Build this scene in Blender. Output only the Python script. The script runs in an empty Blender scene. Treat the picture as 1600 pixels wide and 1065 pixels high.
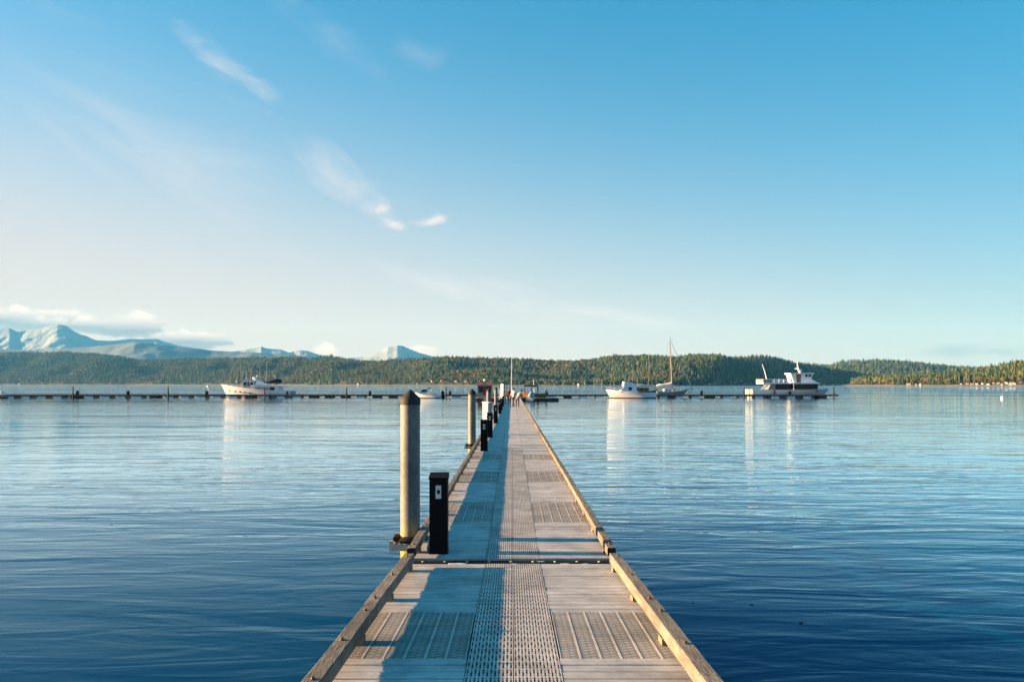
import bpy, bmesh, math, random
import numpy as np
from mathutils import Vector, Matrix
R = math.radians
random.seed(7); rng = np.random.default_rng(7)
SC = bpy.context.scene
COL = SC.collection

# ------------------------------------------------------------------ camera
F = 1200.0                       # focal length in photo pixels (1600 wide)
HZ = 600.5                       # photo row of the horizon
CAMZ = 2.57
cd = bpy.data.cameras.new('camera'); cam = bpy.data.objects.new('camera', cd); COL.objects.link(cam)
cd.sensor_width = 36; cd.lens = 27.0; cd.clip_start = 0.05; cd.clip_end = 60000
cd.shift_y = (HZ - 532.5) / 1600.0
cam.location = (0, 0, CAMZ); cam.rotation_euler = (R(90), 0, 0)
SC.camera = cam

# ------------------------------------------------------------------ light
SUN_EL, SUN_AZ = 8.3, 1.5        # degrees; azimuth measured from -X towards +Y (away from the camera)
sd = Vector((-math.cos(R(SUN_EL)) * math.cos(R(SUN_AZ)), math.cos(R(SUN_EL)) * math.sin(R(SUN_AZ)), math.sin(R(SUN_EL))))
sl = bpy.data.lights.new('sun', 'SUN'); sun = bpy.data.objects.new('sun', sl); COL.objects.link(sun)
sl.energy = 4.4; sl.angle = R(0.5); sl.color = (1.0, 0.68, 0.385)
sun.rotation_euler = sd.to_track_quat('Z', 'Y').to_euler()
SC.view_settings.view_transform = 'Standard'; SC.view_settings.look = 'None'
EXPO = 6.2
SC.view_settings.exposure = math.log2(EXPO); SC.view_settings.gamma = 1.0
SC.cycles.max_bounces = 5; SC.cycles.diffuse_bounces = 2; SC.cycles.glossy_bounces = 3; SC.cycles.volume_bounces = 0; SC.cycles.caustics_reflective = False

W = bpy.data.worlds.new('World'); SC.world = W; W.use_nodes = True
nt = W.node_tree; nt.nodes.clear()
def N(t, typ, **kw):
    n = t.nodes.new(typ)
    for k, v in kw.items(): setattr(n, k, v)
    return n
def mth(t, op, a, b=None, c=None, clamp=False):
    n = t.nodes.new('ShaderNodeMath'); n.operation = op; n.use_clamp = clamp
    for i, v in enumerate((a, b, c)):
        if v is None: continue
        if isinstance(v, (int, float)): n.inputs[i].default_value = v
        else: t.links.new(v, n.inputs[i])
    return n.outputs[0]
sky = N(nt, 'ShaderNodeTexSky', sky_type='NISHITA', sun_disc=False)
sky.sun_elevation = R(SUN_EL); sky.sun_rotation = math.atan2(sd.x, sd.y)
sky.altitude = 0; sky.air_density = 1.0; sky.dust_density = 0.6; sky.ozone_density = 5.0
tint = N(nt, 'ShaderNodeMix', data_type='RGBA', blend_type='MULTIPLY'); tint.inputs[0].default_value = 1.0
gam = N(nt, 'ShaderNodeGamma'); gam.inputs[1].default_value = 0.6; nt.links.new(sky.outputs[0], gam.inputs[0])
nt.links.new(gam.outputs[0], tint.inputs[6]); tint.inputs[7].default_value = (0.02, 1.14, 1.34, 1)
bg = N(nt, 'ShaderNodeBackground'); bg.inputs[1].default_value = 0.05
nt.links.new(tint.outputs[2], bg.inputs[0])
tc = N(nt, 'ShaderNodeTexCoord'); sep = N(nt, 'ShaderNodeSeparateXYZ'); nt.links.new(tc.outputs['Generated'], sep.inputs[0])
az = mth(nt, 'ARCTAN2', sep.outputs[0], sep.outputs[1]); el = mth(nt, 'ARCSINE', sep.outputs[2])
def azel(px, py):
    a = math.atan((px - 800) / F); return a, math.atan((HZ - py) / F * math.cos(a))
def cloud(px, py, w, h, ang, dens, nscale, lo, hi, stretch, spread=0.55):
    """one bank of cloud: an elliptic region of the sky filled with stretched noise; sizes in 1/1200 rad"""
    a0, e0 = azel(px, py); c, s = math.cos(R(ang)), math.sin(R(ang))
    da = mth(nt, 'SUBTRACT', az, a0); de = mth(nt, 'SUBTRACT', el, e0)
    u = mth(nt, 'ADD', mth(nt, 'MULTIPLY', da, c), mth(nt, 'MULTIPLY', de, -s))
    v = mth(nt, 'ADD', mth(nt, 'MULTIPLY', da, s), mth(nt, 'MULTIPLY', de, c))
    un = mth(nt, 'MULTIPLY', u, F / w); vn = mth(nt, 'MULTIPLY', v, F / h)
    r2 = mth(nt, 'ADD', mth(nt, 'MULTIPLY', un, un), mth(nt, 'MULTIPLY', vn, vn))
    fall = mth(nt, 'EXPONENT', mth(nt, 'MULTIPLY', r2, -1.0))
    cb = N(nt, 'ShaderNodeCombineXYZ')
    nt.links.new(mth(nt, 'MULTIPLY', u, nscale / stretch), cb.inputs[0]); nt.links.new(mth(nt, 'MULTIPLY', v, nscale), cb.inputs[1])
    cb.inputs[2].default_value = (px * 0.37 + py * 0.71) % 17
    no = N(nt, 'ShaderNodeTexNoise'); no.inputs['Scale'].default_value = 1.0; no.inputs['Detail'].default_value = 5
    no.inputs['Roughness'].default_value = 0.66; no.inputs['Distortion'].default_value = 0.9
    nt.links.new(cb.outputs[0], no.inputs['Vector'])
    q = mth(nt, 'ADD', no.outputs[0], mth(nt, 'MULTIPLY', mth(nt, 'SUBTRACT', fall, 1.0), spread))
    mr = N(nt, 'ShaderNodeMapRange', interpolation_type='SMOOTHSTEP')
    nt.links.new(q, mr.inputs[0]); mr.inputs[1].default_value = lo; mr.inputs[2].default_value = hi; mr.inputs[4].default_value = dens
    return mr.outputs[0], v
def layer(shader, mask, col, top=None, v=None, h=20):
    b = N(nt, 'ShaderNodeBackground'); b.inputs[0].default_value = (*col, 1); b.inputs[1].default_value = 1 / EXPO
    if top:
        mr = N(nt, 'ShaderNodeMapRange'); nt.links.new(v, mr.inputs[0]); mr.inputs[1].default_value = -0.1 * h / F; mr.inputs[2].default_value = 0.85 * h / F
        mx = N(nt, 'ShaderNodeMix', data_type='RGBA'); nt.links.new(mr.outputs[0], mx.inputs[0])
        mx.inputs[6].default_value = (*col, 1); mx.inputs[7].default_value = (*top, 1); nt.links.new(mx.outputs[2], b.inputs[0])
    m = N(nt, 'ShaderNodeMixShader'); nt.links.new(mask, m.inputs[0]); nt.links.new(shader, m.inputs[1]); nt.links.new(b.outputs[0], m.inputs[2])
    return m.outputs[0]
# low aerosol veil: thickens towards the horizon and towards the sun
cosn = N(nt, 'ShaderNodeVectorMath', operation='DOT_PRODUCT'); nt.links.new(tc.outputs['Generated'], cosn.inputs[0]); cosn.inputs[1].default_value = sd
elp = mth(nt, 'MAXIMUM', el, 0.0)
tau = mth(nt, 'MULTIPLY', mth(nt, 'EXPONENT', mth(nt, 'MULTIPLY', cosn.outputs['Value'], 1.44)), mth(nt, 'MULTIPLY', mth(nt, 'EXPONENT', mth(nt, 'MULTIPLY', elp, -1 / R(6.2))), 4.4))
nt.links.new(mth(nt, 'MULTIPLY', mth(nt, 'EXPONENT', mth(nt, 'MULTIPLY', cosn.outputs['Value'], 0.14)), 0.05), bg.inputs[1])
veil = mth(nt, 'SUBTRACT', 1.0, mth(nt, 'EXPONENT', mth(nt, 'MULTIPLY', tau, -1.0)))
bv = N(nt, 'ShaderNodeBackground'); bv.inputs[0].default_value = (0.755, 0.705, 0.71, 1); bv.inputs[1].default_value = 1.0 / EXPO
mv = N(nt, 'ShaderNodeMixShader'); nt.links.new(veil, mv.inputs[0]); nt.links.new(bg.outputs[0], mv.inputs[1]); nt.links.new(bv.outputs[0], mv.inputs[2])
CWHITE = (0.88, 0.83, 0.84)
sh = mv.outputs[0]
for px, py, w, h, ang, dens, ns, lo, hi, st in (
        (330, 85, 85, 30, 28, 0.46, 30, 0.24, 0.78, 3.2), (395, 130, 80, 24, 26, 0.40, 34, 0.22, 0.70, 2.6), (480, 30, 220, 40, 24, 0.26, 18, 0.25, 0.75, 4), (240, 235, 380, 130, 20, 0.40, 9, 0.25, 0.75, 3),
        (520, 275, 105, 48, 36, 0.44, 24, 0.20, 0.72, 2.4), (585, 320, 75, 32, 34, 0.46, 30, 0.20, 0.70, 2.4), (615, 351, 40, 13, 12, 0.9, 50, 0.22, 0.60, 2.4), (677, 344, 40, 12, -9, 1.0, 50, 0.20, 0.56, 2.8), (594, 326, 26, 10, -10, 0.85, 60, 0.22, 0.6, 2),
        (760, 462, 260, 36, 12, 0.55, 22, 0.22, 0.75, 6), (950, 490, 210, 22, 8, 0.65, 26, 0.22, 0.70, 7), (655, 85, 90, 28, 10, 0.16, 26, 0.25, 0.75, 2.5)):
    m, v = cloud(px, py, w, h, ang, dens, ns, lo, hi, st); sh = layer(sh, m, CWHITE)
CT_ = (1.18, 1.06, 1.0); CB_ = (0.36, 0.40, 0.48)
for px, py, w, h, dens, ns, lo, hi, col, top in (
        (30, 500, 150, 21, 1.0, 34, 0.22, 0.38, CB_, CT_), (160, 510, 115, 16, 1.0, 38, 0.22, 0.38, CB_, CT_), (208, 514, 60, 28, 1.0, 38, 0.22, 0.40, (0.34, 0.36, 0.44), CT_), (290, 532, 72, 18, 1.0, 44, 0.22, 0.40, (0.34, 0.36, 0.44), CT_),
        (334, 535, 36, 12, 1.0, 56, 0.24, 0.40, CB_, (0.9, 0.8, 0.74)), (508, 549, 28, 18, 1.0, 60, 0.24, 0.42, (0.9, 0.8, 0.74), CT_), (655, 548, 38, 15, 1.0, 60, 0.24, 0.42, (0.9, 0.8, 0.74), CT_), (1540, 546, 150, 16, 0.6, 22, 0.24, 0.6, (0.33, 0.44, 0.50), (0.45, 0.52, 0.56))):
    m, v = cloud(px, py, w, h, 0, dens, ns, lo, hi, 2.0); sh = layer(sh, m, col, top, v, h)
W.cycles.sampling_method = 'MANUAL'; W.cycles.sample_map_resolution = 256
out = N(nt, 'ShaderNodeOutputWorld'); nt.links.new(sh, out.inputs[0])

# ------------------------------------------------------------------ materials
MAT = {}
def mat(name, col, rough=0.6, var=0.15, scale=3.0, spec=0.4, metal=0.0, stretch=(1, 1, 1), bump=0.0, bscale=None, objrand=0.0, col2=None, detail=6):
    m = bpy.data.materials.new(name); m.use_nodes = True; t = m.node_tree; b = t.nodes['Principled BSDF']
    b.inputs['Roughness'].default_value = rough; b.inputs['Metallic'].default_value = metal; b.inputs['Specular IOR Level'].default_value = spec
    co = N(t, 'ShaderNodeTexCoord'); mp = N(t, 'ShaderNodeMapping'); mp.inputs['Scale'].default_value = stretch
    t.links.new(co.outputs['Object'], mp.inputs[0])
    vec = mp.outputs[0]
    oi = N(t, 'ShaderNodeObjectInfo')
    if objrand:
        ad = N(t, 'ShaderNodeVectorMath', operation='ADD'); t.links.new(vec, ad.inputs[0])
        sc_ = N(t, 'ShaderNodeVectorMath', operation='SCALE'); cb = N(t, 'ShaderNodeCombineXYZ')
        for i in range(3): t.links.new(oi.outputs['Random'], cb.inputs[i])
        t.links.new(cb.outputs[0], sc_.inputs[0]); sc_.inputs['Scale'].default_value = 37.0; t.links.new(sc_.outputs[0], ad.inputs[1]); vec = ad.outputs[0]
    no = N(t, 'ShaderNodeTexNoise'); no.inputs['Scale'].default_value = scale; no.inputs['Detail'].default_value = detail; no.inputs['Roughness'].default_value = 0.65
    t.links.new(vec, no.inputs['Vector'])
    ramp = N(t, 'ShaderNodeMapRange'); t.links.new(no.outputs[0], ramp.inputs[0]); ramp.inputs[1].default_value = 0.3; ramp.inputs[2].default_value = 0.7
    mx = N(t, 'ShaderNodeMix', data_type='RGBA'); t.links.new(ramp.outputs[0], mx.inputs[0])
    c2 = col2 or tuple(min(1, c * (1 + var)) for c in col); c1 = col if col2 else tuple(c * (1 - var) for c in col)
    mx.inputs[6].default_value = (*c1, 1); mx.inputs[7].default_value = (*c2, 1)
    o = mx.outputs[2]
    if objrand:
        hs = N(t, 'ShaderNodeHueSaturation'); t.links.new(o, hs.inputs['Color'])
        t.links.new(mth(t, 'ADD', mth(t, 'MULTIPLY', oi.outputs['Random'], objrand * 2), 1 - objrand), hs.inputs['Value']); o = hs.outputs[0]
    if name in ('deck_board', 'deck_far', 'grating_plastic', 'tile_plate', 'tile_bar', 'rail_wood', 'pile_steel'):
        g = N(t, 'ShaderNodeNewGeometry'); n3 = N(t, 'ShaderNodeTexNoise'); n3.inputs['Scale'].default_value = 2.3; n3.inputs['Detail'].default_value = 9; n3.inputs['Roughness'].default_value = 0.72; t.links.new(g.outputs['Position'], n3.inputs['Vector'])
        d1 = N(t, 'ShaderNodeMapRange'); t.links.new(n3.outputs[0], d1.inputs[0]); d1.inputs[1].default_value = 0.36; d1.inputs[2].default_value = 0.60; d1.inputs[3].default_value = 0.64; d1.inputs[4].default_value = 1.05
        vo = N(t, 'ShaderNodeTexVoronoi'); vo.inputs['Scale'].default_value = 3.1; t.links.new(g.outputs['Position'], vo.inputs['Vector'])
        d2 = N(t, 'ShaderNodeMapRange'); t.links.new(vo.outputs['Distance'], d2.inputs[0]); d2.inputs[1].default_value = 0.03; d2.inputs[2].default_value = 0.075; d2.inputs[3].default_value = 0.55
        h2 = N(t, 'ShaderNodeHueSaturation'); t.links.new(o, h2.inputs['Color']); t.links.new(mth(t, 'MULTIPLY', d1.outputs[0], d2.outputs[0]), h2.inputs['Value']); o = h2.outputs[0]
    t.links.new(o, b.inputs['Base Color'])
    if bump:
        n2 = N(t, 'ShaderNodeTexNoise'); n2.inputs['Scale'].default_value = bscale or scale * 4; n2.inputs['Detail'].default_value = 5; t.links.new(vec, n2.inputs['Vector'])
        bp = N(t, 'ShaderNodeBump'); bp.inputs['Strength'].default_value = 1; bp.inputs['Distance'].default_value = bump
        t.links.new(n2.outputs[0], bp.inputs['Height']); t.links.new(bp.outputs[0], b.inputs['Normal'])
    MAT[name] = m; return m
mat('deck_board', (0.455, 0.44, 0.43), 0.75, 0.12, 2.0, 0.25, stretch=(1, 6, 1), bump=0.002, bscale=60, objrand=0.10)
mat('grating_plastic', (0.50, 0.465, 0.44), 0.7, 0.12, 4.0, 0.3, objrand=0.05)
mat('tile_plate', (0.24, 0.225, 0.21), 0.8, 0.10, 6.0, 0.2, objrand=0.05)
mat('tile_bar', (0.50, 0.46, 0.41), 0.7, 0.08, 6.0, 0.3)
mat('rail_wood', (0.095, 0.09, 0.082), 0.85, 0.3, 5.0, 0.15, stretch=(9, 0.7, 9), bump=0.008, bscale=14, objrand=0.18, col2=(0.225, 0.20, 0.17))
mat('block_wood', (0.22, 0.17, 0.11), 0.85, 0.25, 8.0, 0.15, bump=0.002)
mat('end_tar', (0.012, 0.011, 0.010), 0.8, 0.3, 10)
mat('underdeck_dark', (0.012, 0.011, 0.010), 0.9, 0.4, 5.0, 0.1)
mat('joint_plate', (0.012, 0.012, 0.012), 0.85, 0.6, 3.0, 0.1, stretch=(1, 4, 1), bump=0.003)
mat('galv', (0.42, 0.40, 0.36), 0.5, 0.25, 14, 0.5, metal=0.25, bump=0.001, bscale=40)
mat('bolt', (0.10, 0.09, 0.08), 0.5, 0.4, 30, 0.5, metal=0.6)
mat('black_plastic', (0.004, 0.004, 0.005), 0.75, 0.3, 6, 0.12)
mat('black_rubber', (0.014, 0.014, 0.015), 0.7, 0.3, 6, 0.3)
mat('pile_cap', (0.035, 0.033, 0.031), 0.7, 0.35, 12, 0.2)
mat('pale_plate', (0.55, 0.55, 0.54), 0.5, 0.06, 20)
mat('white_paint', (0.83, 0.84, 0.87), 0.35, 0.04, 1.5)
mat('cream_paint', (0.25, 0.245, 0.235), 0.45, 0.05, 2)
mat('grey_paint', (0.33, 0.34, 0.35), 0.5, 0.08, 3)
mat('red_paint', (0.20, 0.045, 0.04), 0.5, 0.15, 3)
mat('brown_roof', (0.16, 0.075, 0.05), 0.8, 0.3, 4)
mat('navy_canvas', (0.012, 0.016, 0.035), 0.8, 0.2, 5)
mat('tarp_blue', (0.05, 0.13, 0.24), 0.6, 0.5, 4, col2=(0.34, 0.40, 0.46))
mat('varnish', (0.20, 0.105, 0.045), 0.3, 0.25, 6, stretch=(1, 6, 6))
mat('spar_wood', (0.27, 0.24, 0.19), 0.5, 0.2, 5)
mat('dark_wood', (0.09, 0.05, 0.03), 0.7, 0.3, 6)
mat('sail_cover', (0.58, 0.56, 0.52), 0.8, 0.12, 5)
mat('hull_grey', (0.34, 0.35, 0.36), 0.4, 0.1, 2)
mat('antifoul', (0.02, 0.03, 0.05), 0.6, 0.2, 2)
mat('glass', (0.008, 0.010, 0.012), 0.15, 0.1, 1, 0.22)
mat('interior_wood', (0.45, 0.22, 0.07), 0.6, 0.2, 3)
mat('concrete', (0.25, 0.24, 0.22), 0.85, 0.2, 3, bump=0.004)
mat('wet_timber', (0.05, 0.042, 0.035), 0.7, 0.3, 2)
mat('float_white', (0.80, 0.80, 0.78), 0.6, 0.2, 4)
mat('house_wall', (0.34, 0.33, 0.31), 0.8, 0.05, 0.1, objrand=0.35)
mat('house_roof', (0.13, 0.11, 0.10), 0.85, 0.1, 0.1, objrand=0.4)
mat('bark', (0.09, 0.07, 0.05), 0.9, 0.2, 1)
mat('skin', (0.50, 0.30, 0.22), 0.6, 0.05, 3); mat('hair', (0.03, 0.02, 0.015), 0.7, 0.2, 20)
mat('cloth_black', (0.015, 0.014, 0.016), 0.9, 0.2, 10); mat('cloth_white', (0.62, 0.58, 0.47), 0.9, 0.05, 10)
mat('cloth_pink', (0.55, 0.42, 0.40), 0.9, 0.06, 10); mat('denim', (0.03, 0.04, 0.065), 0.9, 0.2, 10); mat('maroon', (0.10, 0.025, 0.02), 0.9, 0.2, 10)

def pile_mat():
    m = mat('pile_steel', (0.105, 0.115, 0.12), 0.6, 0.2, 26, 0.3, bump=0.0006, bscale=40, stretch=(1, 1, .7), col2=(0.18, 0.19, 0.19))
    t = m.node_tree; b = t.nodes['Principled BSDF']; src = b.inputs['Base Color'].links[0].from_socket
    g = N(t, 'ShaderNodeNewGeometry'); sp = N(t, 'ShaderNodeSeparateXYZ'); t.links.new(g.outputs['Position'], sp.inputs[0])
    no = N(t, 'ShaderNodeTexNoise'); no.inputs['Scale'].default_value = 6; t.links.new(g.outputs['Position'], no.inputs['Vector'])
    z = mth(t, 'ADD', sp.outputs[2], mth(t, 'MULTIPLY', mth(t, 'SUBTRACT', no.outputs[0], 0.5), 0.5))
    mr = N(t, 'ShaderNodeMapRange'); t.links.new(z, mr.inputs[0]); mr.inputs[1].default_value = 0.78; mr.inputs[2].default_value = 0.40
    mx = N(t, 'ShaderNodeMix', data_type='RGBA'); t.links.new(mr.outputs[0], mx.inputs[0]); t.links.new(src, mx.inputs[6]); mx.inputs[7].default_value = (0.28, 0.22, 0.03, 1)
    m2 = N(t, 'ShaderNodeMix', data_type='RGBA'); mr2 = N(t, 'ShaderNodeMapRange'); t.links.new(z, mr2.inputs[0]); mr2.inputs[1].default_value = 0.30; mr2.inputs[2].default_value = 0.12
    t.links.new(mr2.outputs[0], m2.inputs[0]); t.links.new(mx.outputs[2], m2.inputs[6]); m2.inputs[7].default_value = (0.02, 0.022, 0.012, 1); t.links.new(m2.outputs[2], b.inputs['Base Color'])
pile_mat()

def attr_mat(name, rough=0.9):
    m = bpy.data.materials.new(name); m.use_nodes = True; t = m.node_tree; b = t.nodes['Principled BSDF']
    b.inputs['Roughness'].default_value = rough; b.inputs['Specular IOR Level'].default_value = 0.1
    a = N(t, 'ShaderNodeAttribute', attribute_name='tint'); t.links.new(a.outputs['Color'], b.inputs['Base Color'])
    MAT[name] = m
attr_mat('foliage_tint')
def leaf_mat(name, c1, c2):
    m = mat(name, c1, 0.85, 0.2, 0.5, 0.1, col2=c2, objrand=0.35)
leaf_mat('conifer_green', (0.024, 0.052, 0.028), (0.065, 0.084, 0.032))
leaf_mat('broadleaf_olive', (0.10, 0.11, 0.034), (0.17, 0.155, 0.05))
leaf_mat('broadleaf_tan', (0.13, 0.105, 0.04), (0.19, 0.14, 0.065))
mat('forest_floor', (0.016, 0.026, 0.012), 0.95, 0.3, 0.02)
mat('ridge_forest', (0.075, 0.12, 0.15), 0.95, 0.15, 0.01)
mat('beach', (0.13, 0.12, 0.10), 0.95, 0.2, 0.05)

def mountain_mat():
    m = bpy.data.materials.new('mountain_hazed'); m.use_nodes = True; t = m.node_tree; b = t.nodes['Principled BSDF']
    b.inputs['Roughness'].default_value = 0.95; b.inputs['Specular IOR Level'].default_value = 0.1
    g = N(t, 'ShaderNodeNewGeometry'); sp = N(t, 'ShaderNodeSeparateXYZ'); t.links.new(g.outputs['Position'], sp.inputs[0])
    no = N(t, 'ShaderNodeTexNoise'); no.inputs['Scale'].default_value = 0.006; no.inputs['Detail'].default_value = 9; no.inputs['Roughness'].default_value = 0.7
    t.links.new(g.outputs['Position'], no.inputs['Vector'])
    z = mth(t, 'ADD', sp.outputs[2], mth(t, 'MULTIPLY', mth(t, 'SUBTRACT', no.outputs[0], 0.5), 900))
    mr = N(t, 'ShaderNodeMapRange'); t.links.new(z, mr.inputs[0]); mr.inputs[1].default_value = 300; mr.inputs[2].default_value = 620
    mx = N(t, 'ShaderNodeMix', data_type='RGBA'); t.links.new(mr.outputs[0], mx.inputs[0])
    mx.inputs[6].default_value = (0.17, 0.22, 0.25, 1); mx.inputs[7].default_value = (0.22, 0.28, 0.33, 1); t.links.new(mx.outputs[2], b.inputs['Base Color'])  # rock and snow pulled close and blued, putting distance haze into the colour
    MAT['mountain_hazed'] = m
mountain_mat()

def water_mat():
    m = bpy.data.materials.new('sea_water'); m.use_nodes = True; t = m.node_tree; b = t.nodes['Principled BSDF']
    b.inputs['Specular Tint'].default_value = (0.45, 0.85, 1.0, 1); b.inputs['Base Color'].default_value = (0.0008, 0.016, 0.06, 1); b.inputs['Roughness'].default_value = 0.03
    b.inputs['IOR'].default_value = 1.34; b.inputs['Specular IOR Level'].default_value = 0.5
    g = N(t, 'ShaderNodeNewGeometry')
    def noise(sx, sy, rot, det, rough, dist, off):
        mp = N(t, 'ShaderNodeMapping'); mp.inputs['Scale'].default_value = (sx, sy, 1); mp.inputs['Rotation'].default_value = (0, 0, R(rot)); mp.inputs['Location'].default_value = (off, off * 1.7, 0)
        t.links.new(g.outputs['Position'], mp.inputs[0])
        no = N(t, 'ShaderNodeTexNoise', noise_dimensions='2D'); no.inputs['Scale'].default_value = 1; no.inputs['Detail'].default_value = det
        no.inputs['Roughness'].default_value = rough; no.inputs['Distortion'].default_value = dist
        t.links.new(mp.outputs[0], no.inputs['Vector']); return no.outputs[0]
    patch = N(t, 'ShaderNodeMapRange', interpolation_type='SMOOTHSTEP'); t.links.new(noise(0.012, 0.03, 6, 3, 0.5, 0.4, 3), patch.inputs[0])
    patch.inputs[1].default_value = 0.35; patch.inputs[2].default_value = 0.68; patch.inputs[3].default_value = 0.45; patch.inputs[4].default_value = 1.45
    h = mth(t, 'MULTIPLY', noise(0.10, 0.42, 7, 2, 0.5, 0.5, 1), 0.060)
    h = mth(t, 'ADD', h, mth(t, 'MULTIPLY', noise(0.34, 1.5, -5, 3, 0.5, 0.8, 5), 0.026))
    h = mth(t, 'ADD', h, mth(t, 'MULTIPLY', noise(1.3, 5.0, 4, 2, 0.5, 0.6, 9), 0.0024))
    h = mth(t, 'ADD', h, mth(t, 'MULTIPLY', noise(0.8, 2.4, 24, 2, 0.5, 0.9, 13), 0.009))
    sy = N(t, 'ShaderNodeSeparateXYZ'); t.links.new(g.outputs['Position'], sy.inputs[0])
    ruf = N(t, 'ShaderNodeMapRange', interpolation_type='SMOOTHSTEP'); t.links.new(sy.outputs[1], ruf.inputs[0]); ruf.inputs[1].default_value = 148; ruf.inputs[2].default_value = 190; ruf.inputs[3].default_value = 1.0; ruf.inputs[4].default_value = 4.5
    h = mth(t, 'MULTIPLY', mth(t, 'MULTIPLY', h, patch.outputs[0]), ruf.outputs[0])
    bp = N(t, 'ShaderNodeBump'); bp.inputs['Strength'].default_value = 1.0; bp.inputs['Distance'].default_value = 1.0
    t.links.new(h, bp.inputs['Height'])
    fr = N(t, 'ShaderNodeFresnel'); fr.inputs['IOR'].default_value = 1.34; t.links.new(bp.outputs[0], fr.inputs['Normal'])
    fac = mth(t, 'MULTIPLY', mth(t, 'POWER', fr.outputs[0], 1.8), 2.9, clamp=True)
    gl = N(t, 'ShaderNodeBsdfGlossy'); mc = N(t, 'ShaderNodeMix', data_type='RGBA'); mc.inputs[6].default_value = (0.42, 0.80, 1.0, 1); mc.inputs[7].default_value = (1.0, 1.0, 1.0, 1); t.links.new(fr.outputs[0], mc.inputs[0]); t.links.new(mc.outputs[2], gl.inputs['Color']); gl.inputs['Roughness'].default_value = 0.03; t.links.new(bp.outputs[0], gl.inputs['Normal'])
    df = N(t, 'ShaderNodeBsdfDiffuse'); df.inputs['Color'].default_value = (0.0005, 0.037, 0.094, 1)
    mx = N(t, 'ShaderNodeMixShader'); t.links.new(fac, mx.inputs[0]); t.links.new(df.outputs[0], mx.inputs[1]); t.links.new(gl.outputs[0], mx.inputs[2])
    t.links.new(mx.outputs[0], t.nodes['Material Output'].inputs[0]); t.nodes.remove(b)
    MAT['sea_water'] = m
water_mat()

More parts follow.
